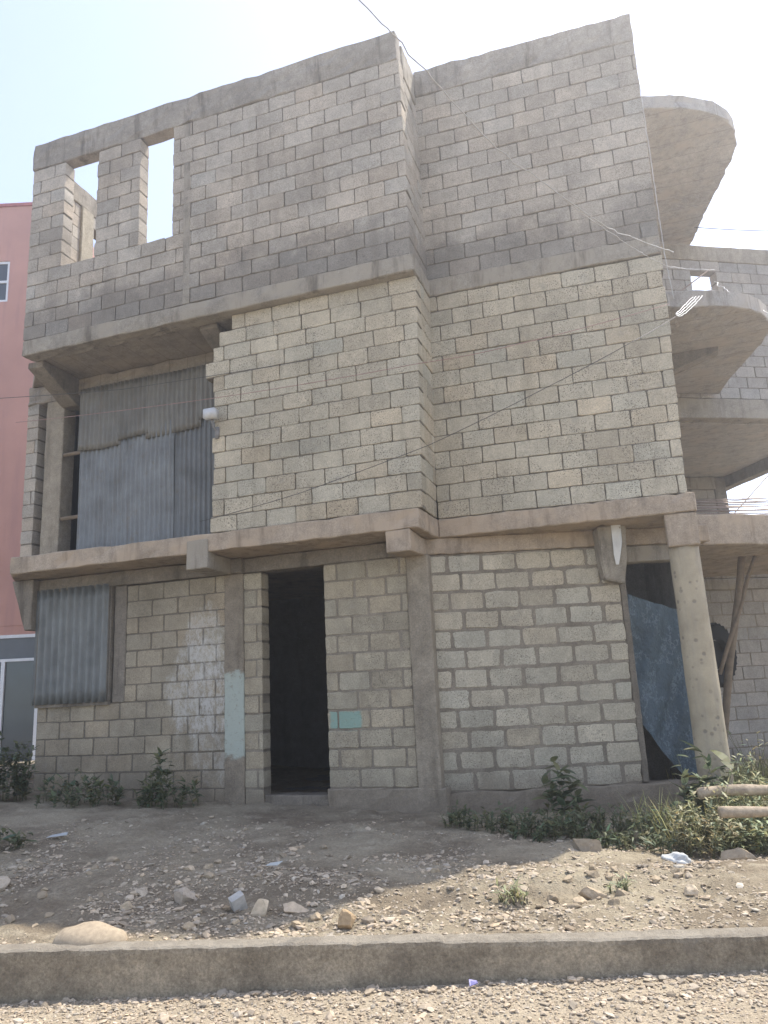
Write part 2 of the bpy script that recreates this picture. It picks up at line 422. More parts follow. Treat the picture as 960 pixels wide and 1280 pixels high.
# slabs: the footprint splays out to the left towards the back
plan = [(-5.9, -.07), (.0, -.07), (.03, .64), rq(2.93, -.03), L(5.0, 13.3), L(-1.5, 14.6), (-8.6, 4.4), (-7.4, 1.72)]
planL = [(-5.9, -.06), (-.02, -.06), (.02, .66), (.02, 5.2), (-9.0, 5.2), (-6.9, 1.2)]
rough_prism('floor_slab', planL, 3.41, 3.645, CONC_W, bld, .018, .09, 14)
rough_prism('floor_slab', [(.03, .67), rq(2.98, -.035), rq(2.98, 4.6), (.03, 5.2)], 3.41, 3.635, CONC_W, bld, .016, .09, 15)
planU = [(-5.84, .135), (.1, .135), (.1, 5.2), (-9.0, 5.2), (-6.9, 1.2)]
rough_prism('floor_slab', planU, 6.66, 6.84, SOFF, bld, .012, .25, 16)
rough_prism('floor_slab', [rq(.06, .255), rq(2.98, .255), rq(2.98, 4.6), (.12, 5.2)], 6.67, 6.88, SOFF, bld, .01, .3, 17)
# rooms behind (never lit): back and flank walls
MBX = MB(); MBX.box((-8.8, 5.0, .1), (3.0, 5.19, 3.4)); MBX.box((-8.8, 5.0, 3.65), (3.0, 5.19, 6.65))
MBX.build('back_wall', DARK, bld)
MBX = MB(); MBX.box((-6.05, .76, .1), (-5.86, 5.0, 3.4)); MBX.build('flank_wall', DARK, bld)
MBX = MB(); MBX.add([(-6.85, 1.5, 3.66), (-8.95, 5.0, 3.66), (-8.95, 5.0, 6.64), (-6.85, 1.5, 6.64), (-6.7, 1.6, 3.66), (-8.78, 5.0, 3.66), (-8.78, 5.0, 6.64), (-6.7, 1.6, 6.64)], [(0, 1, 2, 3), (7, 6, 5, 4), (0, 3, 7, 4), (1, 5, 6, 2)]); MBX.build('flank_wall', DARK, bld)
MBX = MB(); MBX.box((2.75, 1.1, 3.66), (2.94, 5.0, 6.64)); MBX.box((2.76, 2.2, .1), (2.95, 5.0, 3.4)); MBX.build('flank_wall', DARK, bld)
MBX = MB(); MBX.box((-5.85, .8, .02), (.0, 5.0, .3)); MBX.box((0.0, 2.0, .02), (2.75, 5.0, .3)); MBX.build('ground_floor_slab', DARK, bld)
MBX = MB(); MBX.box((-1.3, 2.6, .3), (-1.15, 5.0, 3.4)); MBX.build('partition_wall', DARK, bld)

# haunched beams under the left overhang
def haunch(name, pts, v0, v1, axis, mat, seed=0, amp=.012):
    """profile in (axis, z) swept along the other axis"""
    bm = bmesh.new(); a = []; b = []
    for p, z in pts:
        a.append(bm.verts.new((p, v0, z) if axis == 'u' else (v0, p, z)))
        b.append(bm.verts.new((p, v1, z) if axis == 'u' else (v1, p, z)))
    bm.faces.new(a); bm.faces.new(b[::-1]); n = len(pts)
    for i in range(n): bm.faces.new((a[i], b[i], b[(i+1) % n], a[(i+1) % n]))
    bmesh.ops.recalc_face_normals(bm, faces=bm.faces)
    bmesh.ops.bevel(bm, geom=list(bm.edges), offset=.01, segments=1, affect='EDGES')
    for it in range(3):
        es = [e for e in bm.edges if e.calc_length() > .2]
        if es: bmesh.ops.subdivide_edges(bm, edges=es, cuts=1, use_grid_fill=True)
        bmesh.ops.triangulate(bm, faces=[f for f in bm.faces if len(f.verts) > 4])
    for v in bm.verts:
        p = v.co*4 + Vector((seed*3.3, seed, 0))
        v.co += Vector((noise.noise(p), noise.noise(p+Vector((7, 0, 0))), noise.noise(p+Vector((0, 9, 0)))))*amp
    return obj_from_bm(name, bm, mat, bld)
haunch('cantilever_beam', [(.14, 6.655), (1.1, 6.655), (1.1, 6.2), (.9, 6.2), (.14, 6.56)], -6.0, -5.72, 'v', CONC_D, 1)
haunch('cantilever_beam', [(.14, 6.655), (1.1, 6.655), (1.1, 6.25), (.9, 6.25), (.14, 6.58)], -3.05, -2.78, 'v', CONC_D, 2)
beam('back_beam', -6.7, -2.0, .93, 1.18, 6.36, 6.652, SOFF, .036, 18)
beam('column', -6.32, -5.98, .92, 1.2, 3.65, 6.35, CONC_C, .008, 19)
block_wall('block_pier', (-6.72, .95), 0, 0, .22, 3.65, 6.4, [UPPER, MORT_U], 21)

# ---- corrugated hoarding closing the open bay
TIN = None
def tin_mat(name, col, rust=.25):
    m = NT(name)
    c = m.mix(1.0, m.attr(), (*col, 1), 'MULTIPLY')
    c = m.scale(c, m.mapr(m.noise(2.0, 6, .65), .28, .74, 1.2, .68, False))
    st = m.noise(1.0, 5, .65, m.vscale((30, 30, .6)))
    c = m.mix(m.mapr(st, .52, .72, 0, rust), c, (.16, .12, .085))
    c = m.mix(m.mapr(m.noise(5, 6, .7), .56, .7, 0, rust*1.2), c, (.2, .17, .13))
    m.bump(m.noise(30, 4, .6), .15, .004)
    return m.fin(c, m.mapr(m.noise(6, 4), .3, .7, .45, .7), .4, .25)
TIN_B = tin_mat('galvanised_bluish', (.195, .198, .19), .45)
TIN_W = tin_mat('galvanised_rusting', (.205, .19, .158), .5)
TIN_G = tin_mat('galvanised_dull', (.21, .215, .2), .2)
def corrugated(name, u0, u1, v, zb, zt, mat, pitch=.082, amp=.017, seed=0, parent=None, tilt=0.0, dent=.022):
    mb = MB(); r = random.Random(seed); n = int((u1-u0)/pitch*6); rows = 9
    vs = []; fs = []
    for j in range(rows+1):
        for i in range(n+1):
            u = u0 + (u1-u0)*i/n; f = j/rows
            b = zb(u) if callable(zb) else zb; t = zt(u) if callable(zt) else zt
            z = b + (t-b)*f
            d = amp*sin(2*pi*(u-u0)/pitch) + dent*nz(u*1.2+seed, z*1.1) + tilt*(f-.5)
            vs.append((u, v+d, z))
    N = len(vs); vs += [(a, b+.002, c) for a, b, c in vs]
    W = n+1
    for j in range(rows):
        for i in range(n):
            q = (j*W+i, j*W+i+1, (j+1)*W+i+1, (j+1)*W+i); fs.append(q); fs.append(tuple(N+x for x in q[::-1]))
    for i in range(n): fs += [(i, N+i, N+i+1, i+1), (rows*W+i, rows*W+i+1, N+rows*W+i+1, N+rows*W+i)]
    for j in range(rows): fs += [(j*W, (j+1)*W, N+(j+1)*W, N+j*W), (j*W+n, N+j*W+n, N+(j+1)*W+n, (j+1)*W+n)]
    k = 1 + r.gauss(0, .08)
    mb.add(vs, fs, (k, k, k)); return mb.build(name, mat, parent or bld, True)
rr = lambda s, a=.02: (lambda u: s + a*nz(u*2, s))
HV = .88
corrugated('corrugated_sheet', -5.6, -4.72, HV, 3.66, 5.62, TIN_B, seed=1)
corrugated('corrugated_sheet', -4.78, -3.9, HV-.012, 3.66, 5.66, TIN_B, seed=2)
corrugated('corrugated_sheet', -3.96, -2.55, HV-.004, 3.66, 5.82, TIN_B, seed=3)
corrugated('corrugated_sheet', -5.62, -4.86, HV-.03, rr(5.40, .03), 6.42, TIN_W, seed=4)
corrugated('corrugated_sheet', -4.92, -4.35, HV-.036, lambda u: 5.47+.08*(u+4.92), 6.42, TIN_W, seed=5)
corrugated('corrugated_sheet', -4.4, -3.46, HV-.032, lambda u: 5.42+.05*(u+4.4), 6.42, TIN_W, seed=6)
corrugated('corrugated_sheet', -3.5, -2.55, HV-.038, lambda u: 5.58+.05*(u+3.5), 6.42, TIN_W, seed=7)
m_ = MB(); m_.tube([(-5.95, HV+.06, 5.42), (-2.6, HV+.05, 5.46)], .03, 8); m_.tube([(-5.95, HV+.06, 4.4), (-2.6, HV+.05, 4.42)], .03, 8)
m_.tube([(-5.58, HV+.07, 3.66), (-5.57, HV+.07, 6.35)], .035, 8)
WOOD = tone_mat('rough_timber', (.2, .15, .1), .9, .15, 9, .35, .5)
m_.build('timber_rail', WOOD, bld, True)

# ---- ground floor
GV = .55
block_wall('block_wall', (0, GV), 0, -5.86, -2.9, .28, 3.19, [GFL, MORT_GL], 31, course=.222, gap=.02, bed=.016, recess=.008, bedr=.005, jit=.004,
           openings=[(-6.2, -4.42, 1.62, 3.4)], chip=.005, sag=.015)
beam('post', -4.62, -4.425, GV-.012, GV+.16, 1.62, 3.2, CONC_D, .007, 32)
beam('column', -2.9, -2.62, GV-.015, GV+.25, .25, 3.2, CONC_M, .008, 33)
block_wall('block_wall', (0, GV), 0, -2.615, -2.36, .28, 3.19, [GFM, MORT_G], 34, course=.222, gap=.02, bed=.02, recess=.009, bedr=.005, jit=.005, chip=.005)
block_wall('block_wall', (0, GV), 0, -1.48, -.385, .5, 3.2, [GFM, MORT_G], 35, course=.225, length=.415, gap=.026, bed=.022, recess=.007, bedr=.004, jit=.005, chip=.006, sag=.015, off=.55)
beam('column', -.38, -.1, GV-.03, GV+.25, .25, 3.2, CONC_C, .008, 36)
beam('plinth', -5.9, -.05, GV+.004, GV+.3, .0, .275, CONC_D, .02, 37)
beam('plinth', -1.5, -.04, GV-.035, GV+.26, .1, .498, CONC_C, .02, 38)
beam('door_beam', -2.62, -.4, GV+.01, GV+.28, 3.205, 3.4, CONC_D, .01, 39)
beam('lintel_beam', -5.9, -2.62, GV-.05, GV+.26, 3.2, 3.4, CONC_D, .02, 40)  # darker concrete paints in the shade under the slab, along with soot
beam('column', -3.16, -3.05, FV-.003, FV+.1, 6.87, 9.73, CONC, .006, 47, .006)
beam('door_threshold', -2.36, -1.49, GV+.02, GV+.3, .28, .42, CONC_D, .012, 41)
# ends of the cantilevers carrying the slab
haunch('cantilever_beam', [(-.075, 3.4), (GV+.05, 3.4), (GV+.05, 3.19), (-.075, 3.15)], -.43, -.13, 'v', CONC_W, 3)
haunch('cantilever_beam', [(-.085, 3.58), (.1, 3.405), (GV+.05, 3.4), (GV+.05, 3.2), (-.085, 3.2)], -3.08, -2.78, 'v', CONC, 4)
haunch('cantilever_beam', [(-6.28, 3.4), (-5.9, 3.4), (-5.9, 2.68), (-6.02, 2.68)], .38, .9, 'u', CONC_D, 5)
# window closed with a sheet
corrugated('window_sheet', -5.9, -4.66, GV-.075, 1.64, 3.24, TIN_G, pitch=.118, amp=.03, seed=9, dent=.006)
mm = MB(); mm.box((-5.88, GV-.05, 1.6), (-4.65, GV+.02, 1.66)); mm.box((-4.69, GV-.05, 1.66), (-4.64, GV+.02, 3.2)); mm.box((-5.9, GV-.05, 1.66), (-5.85, GV+.02, 3.2))
mm.build('window_frame', CONC_D, bld)

# right-hand ground floor wall, square to the street
GX, GY = .5, 9.37
GO = L(GX, GY)
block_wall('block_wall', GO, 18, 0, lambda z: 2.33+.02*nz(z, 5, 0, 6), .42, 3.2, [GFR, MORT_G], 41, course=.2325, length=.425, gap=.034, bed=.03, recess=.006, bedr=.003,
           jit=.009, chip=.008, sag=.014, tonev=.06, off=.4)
gt = radians(18)
def gq(u, d): return (GO[0] + u*cos(gt) - d*sin(gt), GO[1] + u*sin(gt) + d*cos(gt))
def gprism(name, u0, u1, d0, d1, z0, z1, mat, amp=.012, seed=0):
    return rough_prism(name, [gq(u0, d0), gq(u1, d0), gq(u1, d1), gq(u0, d1)], z0, z1, mat, bld, amp, .07, seed)
gprism('plinth', -.05, 3.2, -.02, .26, -.1, .415, CONC_C, .02, 42)
gprism('lintel_beam', -.02, 3.5, -.03, .25, 3.205, 3.41, CONC_W, .014, 43)
gprism('door_lintel', 2.36, 3.3, .03, .24, 3.0, 3.203, CONC, .01, 44)
gprism('door_jamb', 2.335, 2.42, .03, .24, .42, 2.99, CONC_D, .01, 45)
# corbel at the door head with the zinc strip on it
cb = bmesh.new()
prof = [(2.06, 3.40), (2.40, 3.40), (2.40, 3.0), (2.36, 2.72), (2.12, 2.78), (2.08, 3.0)]
fa = [cb.verts.new((*gq(u, -.13 - (z-2.72)*.25), z)) for u, z in prof]; ba = [cb.verts.new((*gq(u, .03), z)) for u, z in prof]
cb.faces.new(fa); cb.faces.new(ba[::-1])
for i in range(6): cb.faces.new((fa[i], ba[i], ba[(i+1) % 6], fa[(i+1) % 6]))
bmesh.ops.recalc_face_normals(cb, faces=cb.faces)
bmesh.ops.bevel(cb, geom=list(cb.edges), offset=.015, segments=2, affect='EDGES')
corb = obj_from_bm('corbel', cb, CONC, bld)
ZINC = tin_mat('zinc_strip', (.62, .62, .6), .12)
zs = MB(); zp = [(2.22, 3.44, .30), (2.335, 3.44, .30), (2.335, 3.2, .285), (2.31, 3.06, .25), (2.285, 2.94, .22), (2.25, 2.94, .22), (2.23, 3.06, .25), (2.222, 3.2, .285)]
fa = [(*gq(u, -d), z) for u, z, d in zp]; ba = [(*gq(u, -d+.006), z) for u, z, d in zp]
zs.add(fa+ba, [tuple(range(8)), tuple(range(15, 7, -1))] + [(i, 8+i, 8+(i+1) % 8, (i+1) % 8) for i in range(8)])
zs.build('metal_strip', ZINC, corb)

# round column at the street corner, its cap under the slab
rc = bmesh.new(); RCX, RCY = L(3.415, 8.72); seg = 40; rows = 34; ring0 = None
for j in range(rows+1):
    z = -.05 + 3.1*j/rows; ring = []
    for k in range(seg):
        a = 2*pi*k/seg; rad = .163 + .016*(1-j/rows) + .006*nz(cos(a)*2, sin(a)*2, z*1.5) + .003*nz(cos(a)*7, sin(a)*7, z*6)
        ring.append(rc.verts.new((RCX+rad*cos(a), RCY+rad*sin(a), z)))
    if ring0:
        for k in range(seg): rc.faces.new((ring0[k], ring0[(k+1) % seg], ring[(k+1) % seg], ring[k]))
    ring0 = ring
rc.faces.new(ring0)
mr = NT('concrete_round_column')
c = mr.scale((.42, .355, .25), mr.mapr(mr.noise(3, 6, .65), .28, .74, 1.15, .75, False))
c = mr.mix(mr.mapr(mr.noise(1.2, 5, .6, mr.vscale((7, 7, .7))), .5, .7, 0, .45), c, (.21, .19, .165))
blot = mr.math('MULTIPLY', mr.mapr(mr.vor(11), .16, .3, 1, 0), mr.mapr(mr.noise(2.5, 3), .4, .55))
c = mr.mix(mr.math('MULTIPLY', blot, .55), c, (.13, .115, .1))
c = mr.mix(mr.math('MULTIPLY', mr.mapr(mr.math('ADD', mr.sep()[2], mr.math('MULTIPLY', mr.noise(4, 5), .6)), .7, 1.2, 1, 0), .6), c, (.17, .14, .1))
mr.bump(mr.math('SUBTRACT', mr.noise(40, 5, .7), mr.math('MULTIPLY', blot, .8)), .6, .01)
obj_from_bm('round_column', rc, mr.fin(c, .92, .15), bld, True)
cx, cy = RCX, RCY
rough_prism('column_cap', [(cx-.17, cy-.19), (cx+.17, cy-.19), (cx+.17, cy+.17), (cx-.17, cy+.17)], 3.03, 3.405, CONC_W, bld, .012, .12, 46)

# ---- side balconies and the wing behind
BP = [(4.05, 9.72), (4.7, 9.74), (5.25, 9.90), (5.5, 10.06), (5.72, 10.3), (5.88, 10.62), (5.97, 11.0), (6.03, 11.6), (6.1, 12.5), (6.2, 13.2), (4.75, 12.92)]
def bpl(s=0.0, ext=0.0):
    return [L(x+ext, y) for x, y in BP]
rough_prism('roof_canopy', [L(x, y) for x, y in BP[:9]+[(6.2, 13.2), (6.27, 14.0), (4.6, 13.7)]], 9.76, 9.99, BALC, bld, .022, .09, 51)
rough_prism('balcony_slab', bpl(), 6.56, 6.8, BALC, bld, .02, .09, 52)
rough_prism('balcony_slab', [L(x, y) for x, y in [(3.72, 9.5)]+BP[1:3]+[(6.0, 10.0), (6.8, 10.3), (7.6, 10.7), (7.6, 12.9), (4.75, 12.9)]], 3.2, 3.6, CONC_W, bld, .016, .16, 53)
haunch('cantilever_beam', [(2.2, 6.58), (3.9, 6.58), (3.9, 6.5), (3.2, 6.28), (2.2, 6.1)], L(4.8, 11.4)[1]-.12, L(4.8, 11.4)[1]+.12, 'u', CONC_D, 7)
WO = L(4.0, 12.8+.03); wt = 29
wq_ = lambda u, d: (WO[0] + u*cos(radians(wt)) - d*sin(radians(wt)), WO[1] + u*sin(radians(wt)) + d*cos(radians(wt)))
def wprism(name, u0, u1, d0, d1, z0, z1, mat, amp=.012, seed=0, step=.2):
    return rough_prism(name, [wq_(u0, d0), wq_(u1, d0), wq_(u1, d1), wq_(u0, d1)], z0, z1, mat, bld, amp, step, seed)
block_wall('block_wall', WO, wt, .3, 6.5, 6.5, 9.3, [WING, MORT_U], 61, openings=[(2.06, 2.6, 8.48, 9.14)])
wprism('ring_beam', .3, 6.5, -.015, .2, 9.3, 9.62, CONC_C, .015, 62)
wprism('edge_beam', .3, 6.5, -.01, .25, 6.12, 6.495, CONC, .012, 63)
wprism('floor_slab', .3, 4.85, .255, 4.2, 6.1, 6.3, BALC, .012, 64, .4)
wprism('side_beam', 4.86, 5.1, .262, 4.2, 5.85, 6.3, CONC_D, .012, 65)
wprism('column', 4.55, 4.85, 3.8, 4.05, 3.42, 6.09, CONC_D, .01, 66)
wprism('cross_beam', .3, 4.54, 3.75, 3.95, 5.8, 6.09, CONC, .012, 67)
wprism('column', .8, 1.2, .0, .25, 3.43, 6.11, CONC_D, .01, 72)
block_wall('block_wall', WO, wt, .3, .79, 3.43, 6.11, [WING, MORT_U], 73)
block_wall('block_wall', WO, wt, .3, 6.5, .2, 3.0, [WING, MORT_G], 68, gap=.016, bed=.016, recess=.008, bedr=.005)
wprism('lintel_beam', .3, 6.5, -.01, .22, 3.003, 3.19, CONC, .012, 69)
block_wall('block_wall', wq_(0, 3.82), wt, .3, 4.54, 3.42, 5.79, [WING, MORT_U], 70)
wprism('floor_slab', .3, 5.2, .0, 4.3, 3.2, 3.42, CONC, .012, 71, .4)

# ------------------------------------------------------------------ neighbouring pink building
PINK = NT('pink_render')
c = PINK.scale((.5, .268, .212), PINK.mapr(PINK.noise(.6, 6, .6), .3, .7, 1.1, .86, False))
c = PINK.mix(PINK.mapr(PINK.noise(1, 5, .6, PINK.vscale((3, 3, .3))), .5, .7, 0, .45), c, (.36, .2, .18))
PINK.bump(PINK.noise(50, 4, .7), .25, .006); PINK = PINK.fin(c, .85, .25)
WHITE = tone_mat('white_frame', (.7, .7, .7), .5, .4, 5, .08, .05)
GLASS = NT('dark_glass'); GLASS.b.inputs['IOR'].default_value = 1.5
GLASS = GLASS.fin(GLASS.scale((.05, .065, .075), GLASS.mapr(GLASS.noise(.8, 3), .3, .7, .8, 1.2)), .08, .6)
FASC = tone_mat('grey_fascia', (.14, .15, .155), .6, .3, 3, .15, .1)
pk = empty('pink_building', (-11.2, 17.0, .2)); tag(pk, 'pink rendered building with glazed shopfront at left of the block building', 'building')
PW = 3.55
mb = MB()
def wallx(x0, x1, z0, z1, y0=0.0, y1=.3): mb.box((x0, y0, z0), (x1, y1, z1))
wins = [(-2.6, -1.2, 11.1, 12.2), (-.2, 1.2, 11.1, 12.2), (1.22, 2.27, 11.1, 12.2), (-2.6, -1.2, 7.7, 9.3), (.2, 2.13, 7.7, 9.3), (-2.6, -1.2, 4.3, 5.9), (.0, 1.6, 4.3, 5.9)]
for a, b in ((-4.0, -2.6), (-1.2, -.2)): wallx(a, b, 3.2, 13.72)
wallx(-2.6, -1.2, 3.2, 4.3); wallx(-2.6, -1.2, 5.9, 7.7); wallx(-2.6, -1.2, 9.3, 11.1); wallx(-2.6, -1.2, 12.2, 13.72)
wallx(-.2, 1.2, 12.2, 13.72); wallx(-.2, 0.0, 3.2, 11.1); wallx(0, 1.2, 9.3, 11.1); wallx(0, .2, 5.9, 9.3); wallx(.2, 1.2, 5.9, 7.7); wallx(0, 1.2, 3.2, 4.3)
wallx(1.2, 1.22, 9.3, 13.72); wallx(1.22, 2.27, 12.2, 13.72); wallx(2.27, PW, 9.3, 13.72); wallx(1.22, 2.27, 9.3, 11.1)
wallx(2.13, PW, 5.9, 9.3); wallx(1.2, 2.13, 5.9, 7.7); wallx(1.6, PW, 3.2, 5.9); wallx(1.2, 1.6, 3.2, 4.3)
mb.box((PW-.3, .3, -.3), (PW, 9, 13.72)); mb.box((-4, .3, 13.3), (PW-.3, 9, 13.5)); mb.box((-4, 8.7, -.3), (PW-.3, 9, 13.3)); mb.box((-4, .3, -.3), (-3.7, 8.7, 13.3))
mb.build('wall', PINK, pk)
mb = MB(); mb.box((-4.05, -.04, 13.722), (PW+.04, .34, 13.8)); mb.build('coping', tone_mat('red_coping', (.4, .13, .12), .7, .3), pk)
for (a, b, z0, z1) in wins:
    f = MB()
    for (p, q, r_, s_) in ((a, a+.06, z0, z1), (b-.06, b, z0, z1), (a+.06, b-.06, z0, z0+.06), (a+.06, b-.06, z1-.06, z1), (a+.06, b-.06, (z0+z1)/2-.03, (z0+z1)/2+.03)):
        f.box((p, .02, r_), (q, .09, s_))
    fo = f.build('window', WHITE, pk)
    g = MB(); g.box((a+.05, .05, z0+.05), (b-.05, .06, z1-.05)); g.build('pane', GLASS, fo)
f = MB(); f.box((-4, .0, 2.93), (PW, .12, 3.0)); f.box((-4, .0, 2.42), (PW, .12, 2.48)); f.box((-4, .02, -.2), (PW, .1, .1))
for x in (-2.4, -.9, .3, 1.5, 2.72): f.box((x-.04, .0, .1), (x+.04, .11, 2.42))
f.box((PW-.09, .0, .1), (PW, .11, 2.42)); sf = f.build('shopfront', WHITE, pk)
g = MB(); g.box((-3.98, .05, .1), (PW-.1, .06, 2.43)); g.build('pane', GLASS, sf)
g = MB(); g.box((-3.98, .03, 2.48), (PW-.02, .09, 2.93)); g.build('fascia_panel', FASC, sf)
g = MB(); g.box((-4, .01, 3.0), (PW, .3, 3.198)); g.build('shop_lintel', PINK, pk)

# ------------------------------------------------------------------ ground
def ykerb(x): return 4.715 - .078*x
def groundz(x, y):
    yk = ykerb(x)
    t = clamp((y-yk-.2)/4.2); t = t*t*(3-2*t)
    base = .205*(1-t) + (.24 - .05*clamp(x, -6, 4))*t
    m = exp(-((y-yk-1.25)/.65)**2)*(.075+.06*nz(x*.7, 2.2)) * clamp(1.2-abs(x-.3)/4)
    m += .05*exp(-(((x+1.9)/.9)**2+((y-6.6)/.6)**2)) - .05*exp(-(((x-.9)/.6)**2+((y-5.5)/.22)**2)) - .05*exp(-(((x-.1)/.35)**2+((y-5.5)/.18)**2))
    r_ = clamp((y-yk-.17)/.3)
    n = .035*nz(x*1.6, y*1.6, 1) + .026*nz(x*4.4, y*4.4, 2) + .016*nz(x*11, y*11, 3) + .010*nz(x*27, y*27, 3)
    n += .03*max(0, nz(x*2.3, y*3.1, 9)-.15)*4*max(0, nz(x*19, y*19, 5))
    return base + m*r_ + n*(.35+.65*r_)
def roadz(x, y):
    return .012 + .02*clamp(x, -3, 3)*clamp(1-(ykerb(x)-y)/2.0) + .008*nz(x*3, y*3) + .006*nz(x*17, y*17, 4)

def sheet(name, xs, ys, fn, mat, kind='structure'):
    vs = [(x, y, fn(x, y)) for y in ys for x in xs]; W = len(xs)
    fs = [(j*W+i, j*W+i+1, (j+1)*W+i+1, (j+1)*W+i) for j in range(len(ys)-1) for i in range(W-1)]
    mb = MB(); mb.add(vs, fs); o = mb.build(name, mat, None, True); o['kind'] = kind; return o
def rng(a, b, s): n = max(1, round((b-a)/s)); return [a+(b-a)*i/n for i in range(n+1)]

def dirt_mat(name, col, col2, pale):
    m = NT(name)
    c = m.mix(m.mapr(m.noise(1.1, 7, .65), .35, .66), col, col2)
    c = m.mix(m.mapr(m.noise(4.5, 6, .7), .5, .68, 0, .6), c, pale)
    c = m.scale(c, m.math('MULTIPLY', m.mapr(m.noise(38, 5, .75), .25, .75, .68, 1.3, False), m.mapr(m.noise(150, 3, .7), .3, .7, .82, 1.18, False)))
    v = m.vor(55); g = m.mapr(v, .0, .5, 1, 0, False)
    h = m.math('ADD', m.math('MULTIPLY', m.noise(45, 6, .75), 1.0), m.math('MULTIPLY', g, .5))
    m.bump(h, .8, .014)
    return m.fin(c, .95, .1)
DIRT = dirt_mat('verge_earth', (.335, .285, .2), (.19, .152, .105), (.42, .365, .265))
ROADM = dirt_mat('road_gravel_bed', (.4, .335, .24), (.34, .28, .2), (.46, .39, .285))
xs = [-40, -25, -15, -11] + rng(-9, -3.6, .12) + rng(-3.55, 3.6, .03) + rng(3.7, 9, .1) + [11, 15, 25, 40]
ys = rng(4.3, 8.4, .03) + rng(8.45, 14.5, .08) + [15.5, 17, 20, 26, 40]
sheet('verge', xs, ys, lambda x, y: groundz(x, y) if y > ykerb(x)+.08 else -.4, DIRT)
xs = [-40, -20, -10] + rng(-6, -3.2, .2) + rng(-3.15, 3.2, .03) + rng(3.3, 6, .2) + [10, 20, 40]
ys = [-20, -10, -5, -2, 0, 1.5] + rng(2.5, 3.7, .1) + rng(3.75, 5.3, .025)
sheet('road', xs, ys, lambda x, y: roadz(x, y) if y < ykerb(x)+.1 else -.45, ROADM)
mb = MB(); mb.add([(-60, -60, -.5), (60, -60, -.5), (60, 60, -.5), (-60, 60, -.5)], [(0, 1, 2, 3)])
mb.build('ground', DIRT)['kind'] = 'structure'

# kerb: one long cast upstand
kb = MB(); xs = rng(-14, -3.2, .2) + rng(-3.16, 3.2, .025) + rng(3.3, 14, .2); prof_n = 11; vs = []; fs = []
for x in xs:
    y0 = ykerb(x); e = .010
    top = .222 + .006*nz(x*1.3, 1) + .002*nz(x*9, 4) + (.012 if x < .2+.05*0 else 0)
    wd = .165 + .012*nz(x*1.1, 7)
    pr = [(-.004, -.35), (-.004, .04), (0, .09), (.002, .14), (.004, top-.03), (.009, top-.009), (.024, top), (wd*.5, top+.004), (wd-.02, top-.002), (wd, top-.03), (wd, -.3)]
    for (d, z) in pr:
        k = .004*nz(x*4, d*20+z*9, 3) + .003*nz(x*30, d*20+z*25, 5)
        jn = .016*max(exp(-((x-q)/.012)**2) for q in (-4.9, -2.62, -.27, 2.08, 4.4)); d = d + (jn if d < .05 else 0); z = z - (jn if z > top-.04 else 0)
        vs.append((x, y0+d+k*(1 if z > -.1 else 0), z + (.5*k+.006*nz(x*15, d*30) if z > top-.04 else 0)))
W = prof_n
for i in range(len(xs)-1):
    for j in range(W-1): fs.append((i*W+j, (i+1)*W+j, (i+1)*W+j+1, i*W+j+1))
kb.add(vs, fs); kb.build('kerb', KERB, None, False)['kind'] = 'structure'

# ------------------------------------------------------------------ stones
STONE = NT('stone')
c = STONE.mix(1.0, STONE.attr(), (.42, .35, .26, 1), 'MULTIPLY')
c = STONE.scale(c, STONE.mapr(STONE.noise(30, 5, .7), .25, .75, 1.25, .75, False)); STONE.bump(STONE.noise(60, 5, .7), .5, .006); STONE = STONE.fin(c, .92, .15)
ico = bmesh.new(); bmesh.ops.create_icosphere(ico, subdivisions=1, radius=1); ICV = [v.co.copy() for v in ico.verts]
ICF = [tuple(v.index for v in f.verts) for f in ico.faces]; ico.free()
ico = bmesh.new(); bmesh.ops.create_icosphere(ico, subdivisions=3, radius=1); ICV3 = [v.co.copy() for v in ico.verts]
ICF3 = [tuple(v.index for v in f.verts) for f in ico.faces]; ico.free()
def stone(mb, r, pos, size, tone, flat=.5, rnd=.42):
    sx, sy, sz = size*r.uniform(.7, 1.35), size*r.uniform(.6, 1.1), size*flat*r.uniform(.6, 1.2)
    a = r.uniform(0, 2*pi); ca, sa = cos(a), sin(a); tx = r.uniform(-.35, .35)
    vs = []
    for v in ICV:
        k = 1 + r.uniform(-rnd, rnd); x, y, z = v.x*sx*k, v.y*sy*k, v.z*sz*k
        z += x*tx; vs.append((pos[0]+x*ca-y*sa, pos[1]+x*sa+y*ca, pos[2]+z))
    mb.add(vs, ICF, tone)
def rtone(r, dark=False):
    k = r.gauss(1, .17); q = r.gauss(.01, .03); k = clamp(k, .5, 1.5)
    return (k*(1+q), k, k*(1-q*1.2))
gr = random.Random(21)
mb = MB()
for i in range(15000):
    x = gr.uniform(-3.3, 3.2); y = ykerb(x) - .01 - abs(gr.gauss(0, .55))
    if y < 3.4: continue
    s = min(.03, .0065*math.exp(gr.gauss(0, .5)))
    if gr.random() < .25 and ykerb(x)-y < .12: s *= 1.5
    stone(mb, gr, (x, y, roadz(x, y)+s*.3), s, rtone(gr))
tag(mb.build('gravel', STONE), 'pale loose gravel spread over the sunlit road in front of the kerb', 'gravel', kind='stuff')
mb = MB()
for i in range(44000):
    x = gr.uniform(-4.2, 3.9); y = ykerb(x) + .19 + abs(gr.gauss(0, 1.7))
    if y > 9.2: continue
    cl = nz(x*1.4, y*1.4, 8)
    if gr.random() > .42 + cl*1.3 + (.35 if y < ykerb(x)+.8 else 0): continue
    s = min(.045, .0068*math.exp(gr.gauss(0, .62)))
    stone(mb, gr, (x, y, groundz(x, y)+s*.12), s, rtone(gr))
tag(mb.build('gravel', STONE), 'grey brown stony rubble scattered on the earth between kerb and block building', 'gravel', kind='stuff')

